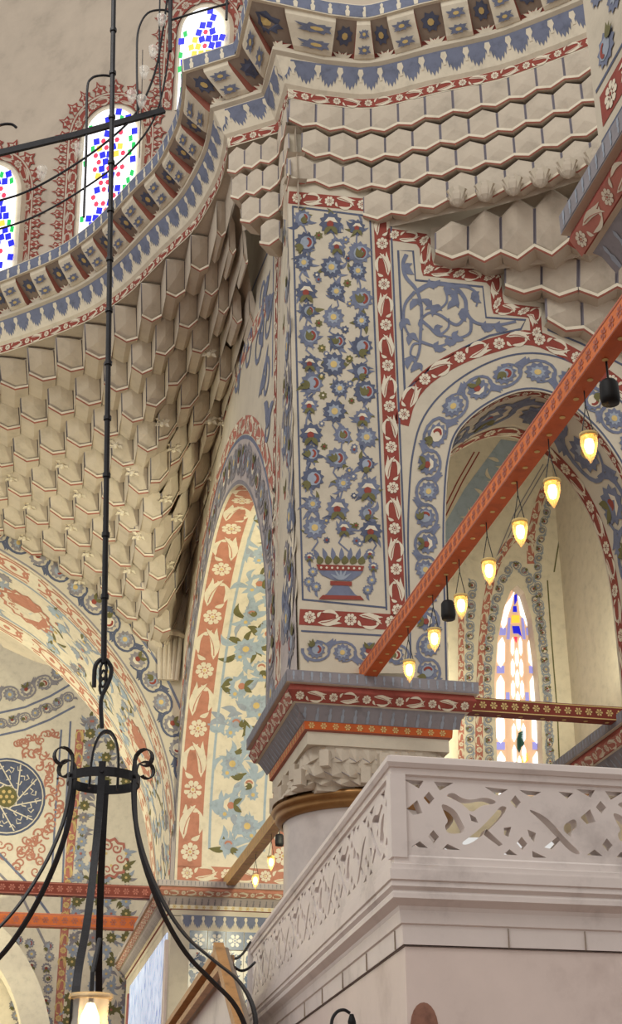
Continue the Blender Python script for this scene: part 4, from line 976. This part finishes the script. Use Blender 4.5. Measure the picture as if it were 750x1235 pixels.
gmould('cornice', [(-.05, 3.935), (.045, 3.93), (.045, 3.85), (.03, 3.84), (.035, 3.80), (.01, 3.77), (.02, 3.75), (.02, 3.71), (-.04, 3.66), (-.05, 3.63), (-.06, 3.62)], 'marble')
gmould('frieze', [(-.05, 3.64), (-.06, 3.53), (-.075, 3.52), (-.08, 3.37), (-.10, 3.365)], 'marble')
gmould('dark_joint', [(-.085, 3.372), (-.086, 3.360)], 'joint')
gmould('wall_block', [(-.10, 3.355), (-.115, 0)], 'marblepink')
m = MB()
m.poly([GPath(.045)[0]+Vector((0, 0, 4.86)), GPath(.045)[0]+Vector((0, 0, 0)), GPath(.045)[0]+Vector((.3, 0, 0)), GPath(.045)[0]+Vector((.3, 0, 4.86))], 'marble')
m.poly([(GX+.1, GY+.1, 3.9), (9.5, GY+.1, 3.9), (9.5, 20.5, 3.9), (GX+.55, 20.5, 3.9)], 'marble'); m.build('gallery_floor', gal)
def hl(x, y, a, L, w, bend):
    pts = []
    A, B = [], []
    for i in range(7):
        t = i/6; q = bend*math.sin(math.pi*t)*L*.6; ww = w*.5*math.sin(math.pi*min(1, .04+t**.8*.96)); ca, sa = math.cos(a), math.sin(a)
        A.append((x+t*L*ca-(q+ww)*sa, y+t*L*sa+(q+ww)*ca)); B.append((x+t*L*ca-(q-ww)*sa, y+t*L*sa+(q-ww)*ca))
    return A + B[::-1][1:-1]
def dia(x, y, r): return [(x, y-r*1.2), (x+r, y), (x, y+r*1.2), (x-r, y)]
def zz(pts): return [((x-140)/510, 1-(y-130)/240) for x, y in pts]
def dz_(x, y): return [(x, y-19), (x+14, y), (x, y+19), (x-14, y)]
HOLES = [zz(h) for h in ([(146, 132), (196, 132), (184, 158)], [(232, 136), (282, 136), (246, 161)], dz_(213, 190), dz_(222, 314), [(268, 182), (288, 168), (312, 186), (336, 190), (372, 178), (402, 188), (396, 198), (362, 202), (336, 228), (318, 208), (300, 194)],
    [(248, 208), (286, 226), (300, 258), (314, 290), (266, 300), (256, 276), (268, 262), (258, 240)], [(142, 272), (190, 281), (190, 290), (146, 283)], [(150, 228), (178, 202), (190, 238), (166, 246)], [(418, 208), (438, 216), (392, 274), (330, 328), (304, 326), (350, 290), (398, 236)],
    [(160, 349), (182, 332), (202, 350)], [(248, 352), (262, 336), (294, 352)], [(378, 284), (418, 326), (408, 332), (370, 302)], [(330, 236), (346, 246), (352, 262), (334, 256)],
    [(382, 144), (442, 148), (414, 168)], [(484, 148), (542, 150), (514, 168)], [(600, 146), (640, 148), (622, 166)], dz_(467, 187), dz_(478, 322), [(428, 276), (448, 272), (440, 302), (428, 296)], [(498, 278), (520, 288), (514, 314), (502, 300)],
    [(504, 212), (562, 238), (604, 298), (648, 342), (618, 340), (580, 294), (544, 250)], [(534, 188), (580, 186), (612, 206), (642, 192), (646, 204), (628, 218), (610, 244), (592, 212), (552, 204)], [(600, 262), (640, 232), (646, 260), (630, 270), (626, 296)],
    [(424, 360), (440, 344), (460, 360)], [(508, 346), (544, 364), (508, 366)], [(546, 330), (584, 296), (590, 306), (566, 334)])]
def pierced(o, dx, dn, L, n, z0=4.05, z1=4.70, th_=.13, mt='marble'):
    """one pierced slab: origin o, along dx, outward normal dn"""
    hh = z1-z0; uw = L/n; holes = []
    for k in range(n):
        for h_ in HOLES:
            gx_, gy_ = sum(p[0] for p in h_)/len(h_), sum(p[1] for p in h_)/len(h_)
            pts = [(gx_+(p[0]-gx_)*1.13, min(.985, max(.015, gy_+(p[1]-gy_)*1.13))) for p in h_]
            if len(pts) > 4:
                for _ in range(2): pts = [q for i in range(len(pts)) for q in ((pts[i][0]*.75+pts[(i+1) % len(pts)][0]*.25, pts[i][1]*.75+pts[(i+1) % len(pts)][1]*.25), (pts[i][0]*.25+pts[(i+1) % len(pts)][0]*.75, pts[i][1]*.25+pts[(i+1) % len(pts)][1]*.75))]
            pts = [(k*uw+p[0]*uw, .02+p[1]*(hh-.04)) for p in pts]
            if all(.004 < p[0] < L-.004 for p in pts): holes.append(pts)
    co, fc = cut_faces([(0, 0), (L, 0), (L, hh), (0, hh)], holes); m = MB()
    P3_ = lambda p, d: o+dx*p[0]+Vector((0, 0, z0+p[1]))-dn*d
    for d in (0, th_):
        b = len(m.v); m.v += [P3_(p, d) for p in co]
        for f in fc: m.f.append([b+i for i in f]); m.m.append(m.mi(mt))
    for h_ in holes:
        for i in range(len(h_)): m.poly([P3_(h_[i], 0), P3_(h_[(i+1) % len(h_)], 0), P3_(h_[(i+1) % len(h_)], th_), P3_(h_[i], th_)], mt)
    return m.build('pierced_panel', gal)
xr = Vector((1, 0, 0))
for k in range(4): pierced(Vector((GX+.10+k*1.5, GY+.015, 0)), xr, Vector((0, -1, 0)), 1.5, 1)
for k in range(6): pierced(Vector((GX+.015, GY+.06, 0))+GD*(k*1.6), GD, Vector((-1, 0, 0)), 1.6, 1)
m = MB(); m.box((GX+.045, GY+.05, 4.37), (.13, .13, .68), 'marble'); m.build('corner_post', gal)
# scroll carved on the corner slab, joints in the frieze
for x in (3.9, 4.55, 5.4):
    m = MB(); m.box((x, GY+.075, 3.44), (.005, .02, .15), 'taupe'); m.build('slab_joint', gal)
for k in range(5):
    p = Vector((GX+.06, GY, 3.44))+GD*(.35+k*1.2); m = MB(); m.box(p+Vector((.012, 0, 0)), (.02, .006, .15), 'taupe'); m.build('slab_joint', gal)
m = MB(); pts = [(GX+.10+.12*math.cos(math.pi*i/12), 2.66+.29*math.sin(math.pi*i/12)**.7) for i in range(13)]
pts = [(3.07, 2.2)] + [(3.07+.115+.115*-math.cos(math.pi*i/12), 2.68+.26*math.sin(math.pi*i/12)**.75) for i in range(13)] + [(3.30, 2.2)]
m.poly([(x, GY+.095, z) for x, z in pts], 'brownstone'); m.grid([[Vector((x, GY+.095, z)) for x, z in pts], [Vector((x, GY+.12, z)) for x, z in pts]], 'brownstone'); m.build('niche_arch', gal)
# wooden stair rail beside the gallery, chain
hr = thing('stair_handrail', 'light wooden stair handrail with post below the tiled pier', 'handrail')
a, b = onX(266, 1146, 2.7), onX(195, 1250, 2.7)
for k, (dx, dz, w) in enumerate(((0, 0, .12), (.13, -.10, .11), (.03, -.2, .10))):
    m = MB(); m.bar([a+Vector((dx, 0, dz)), b+Vector((dx, 0, dz))], (1, 0, 0), w, .09, 'wood'); m.build('rail', hr)
c, d = onX(263, 1142, 2.66), onX(292, 1250, 2.66)
m = MB(); m.bar([c, d], (1, 0, 0), .13, .12, 'wood'); m.bar([c+Vector((.10, 0, -.05)), d+Vector((.10, 0, -.05))], (1, 0, 0), .06, .10, 'taupe'); m.build('post', hr)
for p in (b, d):
    m = MB(); m.box((p.x, p.y, p.z/2), (.1, .1, p.z), 'wood'); m.build('newel', hr)
m = MB(); m.poly([a+Vector((.15, 0, -.1)), b+Vector((.15, 0, -.1)), Vector((b.x+.15, b.y, .5)), Vector((d.x+.15, d.y, .5)), d+Vector((.15, 0, 0)), c+Vector((.15, 0, 0))], 'marble'); m.build('side_panel', hr)
ch = thing('barrier_chain', 'dark barrier chain strung between handrail post and balustrade', 'chain')
for q, (p0_, p1_) in enumerate(((onX(272, 1152, 2.75), onY(302, 1136, 19.9)), (onX(275, 1158, 2.75), onY(308, 1160, 18.6)))):
    for k in range(11):
        t = k/11; p = lerp(p0_, p1_, t)+Vector((0, 0, -.12*math.sin(math.pi*t))); e = lerp(p0_, p1_, t+.085)+Vector((0, 0, -.12*math.sin(math.pi*(t+.085))))
        m = MB(); m.tube([p, e], .018, 'iron', 6); m.build('link', ch)
mc = thing('microphone', 'black gooseneck microphone in front of the marble gallery wall', 'microphone')
mp_ = [onY(x, y, 10.4) for x, y in ((399, 1240), (401, 1228), (407, 1220), (415, 1218), (422, 1222))]
m = MB(); m.tube(catmull(mp_, 4), .012, 'iron', 6); m.build('gooseneck', mc)
m = MB(); q = onY(424, 1223, 10.4); m.tube([q, q+Vector((.0, 0, -.05)), q+Vector((.01, 0, -.14))], [.014, .03, .03], 'black', 10); m.build('capsule', mc)
m = MB(); m.tube([mp_[0], Vector((mp_[0].x, mp_[0].y, .03))], .015, 'iron', 8); m.lathe([(0, .04), (.18, .03), (.2, 0)], (mp_[0].x, mp_[0].y, 0), 'iron', 20); m.build('stand', mc)
# ================================================================== TIE BEAMS AND LAMPS
def beam(label, p, q, w, h, side, under, spots, faces):
    t = thing('tie_beam', label, 'beam'); p, q = Vector(p), Vector(q); d = (q-p).normalized(); a = Vector((d.y, -d.x, 0)); L = (q-p).length
    m = MB(); o = [p+a*x*w/2+Vector((0, 0, z)) for x, z in ((-1, 0), (1, 0), (1, h), (-1, h))]; e = [v+d*L for v in o]
    m.poly([o[0], o[1], e[1], e[0]], under); m.poly([o[1], o[2], e[2], e[1]], side); m.poly([o[2], o[3], e[3], e[2]], side); m.poly([o[3], o[0], e[0], e[3]], side); m.poly(o, side); m.poly(e, side); m.build('timber', t)
    for f in faces:
        base, n_ = (o[0] if f == 'l' else o[1]), (-a if f == 'l' else a); P = Paint(lambda u, v, hh=0: base+d*u+Vector((0, 0, v))+n_*hh)
        for k in range(int(L/(h*.75))): P.rosette(h*.5+k*h*.75, h*.5, h*.26, spots, under, 1, 6); 
        P.band(.0, L, h*.03, h*.10, spots, 1, .5); P.band(0, L, h*.88, h*.95, spots, 1, .5); P.build('painted_rosettes', t)
    P = Paint(lambda u, v, hh=0: o[0]+d*u+a*v*1.0+Vector((0, 0, -hh)))
    for k in range(int(L/.34)): P.disc(.2+k*.34, w*.5, w*.16, 'ochre', 1, 8)
    P.build('painted_spots', t); return t
beam('long orange painted tie beam slanting from pier capital, row of lamps below', (4.56, 18.3, 8.05), (4.56, 6.0, 8.05), .18, .23, 'orange', 'orangedark', 'pinkred', ('r', 'l'))
beam('short wooden tie beam running back from the gilt ringed column', (4.86, 21.2, 8.0), (4.86, 33.1, 8.0), .22, .26, 'wood', 'wood', 'ochre', ('r', 'l'))
beam('dark red tie beam crossing in front of the white paned window', (5.9, 19.1, 7.97), (9.1, 19.1, 7.97), .22, .22, 'redbeam', 'redbeam', 'ochre', ('r', 'l'))
beam('dark red tie beam across the mouth of the far vault', (-9, 34.8, 8.0), (3.3, 34.8, 8.0), .25, .30, 'redbeam', 'redbeam', 'pinkred', ('r', 'l'))
beam('tie beam with orange lit top across the back of the far vault', (-9, 39.0, 7.95), (3.3, 39.0, 7.95), .3, .34, 'orange', 'orangedark', 'pinkred', ('r', 'l'))
def lamp_parts():
    t = thing('hanging_lamp', '', 'lamp'); m = MB(); m.lathe([(0, -.26), (.012, -.25), (.018, -.23), (.03, -.215), (.055, -.16), (.075, -.08), (.078, -.03), (.07, .0)], (0, 0, 0), 'amberglass', 14); gg = m.build('glass', t, True)
    m = MB(); m.lathe([(.07, .0), (.082, .005), (.082, .03), (.05, .04), (.03, .05), (.0, .05)], (0, 0, 0), 'ochre', 14); m.build('rim', gg, True)
    m = MB(); m.lathe([(0, -.17), (.03, -.15), (.045, -.09), (.035, -.03), (0, -.01)], (0, 0, 0), 'bulb', 12); m.build('bulb', gg, True)
    m = MB(); m.tube([(-.06, 0, .02), (0, 0, .32)], .005, 'iron', 5); m.tube([(.06, 0, .02), (0, 0, .32)], .005, 'iron', 5); m.tube([(0, 0, .32), (0, 0, .47)], .006, 'iron', 5); m.build('wires', t); return t
def copy_tree(o, parent=None):
    c = o.copy(); COL.objects.link(c); c.parent = parent
    for ch_ in o.children: copy_tree(ch_, c)
    return c
proto = lamp_parts(); first = True
LAMPS = [(706, 490), (663, 553), (625, 607), (588, 660), (555, 708), (523, 750), (493, 792)]
for i, (x, y) in enumerate(LAMPS):
    o = proto if first else copy_tree(proto); first = False
    p = onX(x, y, 4.58); o.location = (p.x, p.y, 7.58); o['label'] = 'lit amber glass lamp under the long orange beam, '+['seventh', 'sixth', 'fifth', 'fourth', 'third', 'second', 'first'][i]+' from the pier capital'; o['group'] = 'glass lamps under the orange tie beam'
for i, (x, y) in enumerate(((327, 1028), (308, 1057))):
    o = copy_tree(proto); p = onX(x, y, 4.86); o.location = (p.x, p.y, 7.53); o['label'] = 'lit glass lamp under the short wooden beam, '+['first', 'second'][i]+' from the round column'; o['group'] = 'glass lamps under the wooden tie beam'
def speaker(p, label, zt):
    t = thing('loudspeaker', label, 'speaker'); t.location = p; m = MB(); m.lathe([(0, -.11), (.075, -.11), (.085, -.06), (.08, .08), (.06, .11), (0, .11)], (0, 0, 0), 'black', 16); m.build('body', t, True)
    m = MB(); m.tube([(0, 0, .1), (0, 0, zt-p[2])], .01, 'iron', 6); m.build('bracket', t)
p = onX(733, 455, 4.58); speaker(Vector((p.x, p.y, 7.74)), 'small black loudspeaker under the orange beam near the floral near pier', 8.06)
p = onX(540, 727, 4.58); speaker(Vector((p.x, p.y, 7.62)), 'small black loudspeaker under the orange beam between the lower lamps', 8.06)
p = onX(337, 1005, 4.86); speaker(Vector((p.x-.0, p.y, 7.68)), 'small black loudspeaker under the short wooden beam beside the column', 8.02)
# ================================================================== FOREGROUND CHANDELIER
cd = thing('iron_chandelier', 'black wrought iron chandelier crown hanging on a long rod', 'chandelier')
AX, AY = .47, 8.5
top_, hook = onY(138, -60, 8.5), onY(125, 800, 8.5); yk = onY(123, 878, 8.5)
m = MB(); m.tube([top_, lerp(top_, hook, .5), hook], .019, 'iron', 8)
for k in range(14): p = lerp(top_, hook, k/14); m.tube([p, p+Vector((0, 0, .03))], .027, 'iron', 8)
m.build('rod', cd)
m = MB()
for k in range(3):
    p = lerp(hook, yk, .05+k*.12); 
    m.tube([p+Vector((.02*math.cos(a), 0 if k % 2 == 0 else .02*math.sin(a)*0, .055*math.sin(a)-.03)) for a in [2*math.pi*i/12 for i in range(13)]], .009, 'iron', 6)
m.tube(catmull([hook+Vector((-.05, 0, -.16)), hook+Vector((-.05, 0, -.02)), hook+Vector((.0, 0, .03)), hook+Vector((.05, 0, -.03)), hook+Vector((.04, 0, -.12)), hook+Vector((.0, 0, -.24)), yk], 4), .014, 'iron', 8); m.build('hook', cd)
m = MB(); zr = 3.86
m.bar([Vector((AX-.085+.085*(1-math.cos(a)), AY, zr-.05+.36*math.sin(a)**.6)) for a in [math.pi*i/14 for i in range(15)]], (0, 1, 0), .05, .014, 'iron')
m.build('yoke', cd)
for dz in (0,):
    m = MB(); m.bar([Vector((AX+.215*math.cos(a), AY+.215*math.sin(a), zr+dz)) for a in [2*math.pi*i/28 for i in range(29)]], (0, 0, 1), .055, .012, 'iron'); m.build('crown_ring', cd)
prof = [(.215, zr+.06), (.215, zr), (.22, zr-.12), (.25, zr-.30), (.33, zr-.52), (.46, zr-.76), (.62, zr-.96), (.80, zr-1.10), (.96, zr-1.22), (1.05, zr-1.36), (1.06, zr-1.50), (.98, zr-1.64)]
ANG = [-97, -37, 23, 83, 143, 203]
for k, dg in enumerate(ANG):
    a = math.radians(dg); u = Vector((math.cos(a), math.sin(a), 0)); t = Vector((-u.y, u.x, 0))
    m = MB(); c = catmull([Vector((r, z, 0)) for r, z in prof], 4); m.bar([Vector((AX, AY, 0))+u*p.x+Vector((0, 0, p.y)) for p in c], t, .042, .010, 'iron'); arm = m.build('arm', cd)
    m = MB()                                    # curled top
    for s0, h0, R in (((.215, .10, .07),) if abs(u.x) > .7 else ()):
        sp = [Vector((s0, zr+h0-.1, 0)), Vector((s0, zr+h0, 0))]
        for i in range(15):
            an = math.pi-i*math.pi*1.75/14; rr_ = R*(1-.45*i/14); sp.append(Vector((s0+R+rr_*math.cos(an), zr+h0+rr_*math.sin(an), 0)))
        m.bar([Vector((AX, AY, 0))+u*p.x+Vector((0, 0, p.y)) for p in sp], t, .036, .008, 'iron')
    if m.f: m.build('scroll', arm)
    m = MB(); sp = [Vector((1.02-.16*(1-math.cos(0))+0, 0, 0))]
    sp = [Vector((.98-.02*0+.17*(1-.5*i/20)*math.cos(math.pi*.1-i*math.pi*2.2/20)-.16, zr-1.66+.17*(1-.5*i/20)*math.sin(math.pi*.1-i*math.pi*2.2/20), 0)) for i in range(21)]
    m.bar([Vector((AX, AY, 0))+u*p.x+Vector((0, 0, p.y)) for p in sp], t, .036, .008, 'iron'); m.build('foot_scroll', arm)
    m = MB(); p = Vector((AX, AY, 0))+u*.222+Vector((0, 0, zr)); m.tube([p, p+u*.012], .012, 'iron', 8); m.build('rivet', arm)
jl = thing('glass_jar_lamp', 'lit clear glass jar lamp at the foot of the black iron chandelier', 'lamp'); jp0 = onY(110, 1203, 7.45); jl.location = jp0
m = MB(); m.lathe([(.105, 0), (.10, .012), (.09, -.005), (.088, -.1), (.10, -.16), (.125, -.2), (.12, -.3), (.06, -.38), (0, -.4)], (0, 0, 0), 'glass', 28); m.build('jar', jl, True)
m = MB(); m.lathe([(.09, .012), (.108, .016), (.112, .0), (.106, -.012), (.09, -.012)], (0, 0, 0), 'amberglass', 28); m.build('rim', jl, True)
m = MB(); m.lathe([(0, -.02), (.02, -.03), (.045, -.09), (.05, -.14), (.03, -.2), (0, -.22)], (0, 0, 0), 'bulb', 16); m.build('bulb', jl, True)
m = MB(); m.tube([(0, 0, -.03), (.0, .02, .12), (.03, .1, .3)], .012, 'iron', 6); m.build('bracket', jl)
# ================================================================== UPPER CHANDELIER WIRES AND LAMPS
uc_ = thing('upper_chandelier', 'dark iron bar and cables of a higher chandelier before the drum windows', 'chandelier')
f16 = lambda x, y: onY(x, y, 15.5)
m = MB(); m.bar([f16(-40, 194), f16(90, 163), f16(198, 133)], (0, 0, 1), .085, .05, 'iron'); m.build('bar', uc_)
for pts, r in (([(-20, 247), (30, 232), (80, 205), (130, 170), (165, 135), (186, 90), (196, 40), (204, -20)], .016), ([(-20, 282), (40, 262), (100, 228), (150, 190), (185, 145), (200, 90), (206, 30), (208, -20)], .014), ([(205, -20), (205, 62)], .03), ([(193, -20), (192, 60), (194, 130)], .012), ([(274, -20), (273, 24)], .02), ([(166, 140), (165, 70), (167, 36), (178, 16), (196, 12), (206, 16)], .016), ([(204, 25), (240, 14), (276, 4)], .018), ([(101, 262), (104, 180), (105, 110), (110, 95), (122, 91), (136, 92)], .018), ([(-10, 168), (-4, 154), (4, 150), (14, 150), (20, 154)], .02), ([(172, 60), (171, 110), (168, 190)], .006)):
    m = MB(); m.tube(catmull([f16(*p) for p in pts], 5) if len(pts) > 2 else [f16(*p) for p in pts], r, 'iron', 6); m.build('cable', uc_)
gl = None
for i, (x, y) in enumerate(((194, 30), (184, 68), (173, 93), (158, 122), (95, 186), (50, 214), (170, 128))):
    if gl is None:
        gl = thing('oil_glass', 'small clear glass oil lamp clipped along the upper chandelier cables', 'lamp', None, 'glass lamps on the upper chandelier')
        m = MB(); m.lathe([(0, -.12), (.03, -.115), (.05, -.06), (.065, .0), (.07, .06)], (0, 0, 0), 'glass', 12); m.build('glass', gl, True)
        m = MB(); m.tube([Vector((.066*math.cos(a), 0, .06+.07*math.sin(a))) for a in [math.pi*i/8 for i in range(9)]], .006, 'glass', 5); m.build('handle', gl)
        m = MB(); m.tube([(0, .05, .06), (0, .105, .07)], .008, 'iron', 6); m.build('clip', gl)
        o = gl
    else: o = copy_tree(gl)
    o.location = f16(x, y)+Vector((0, -.10, 0))
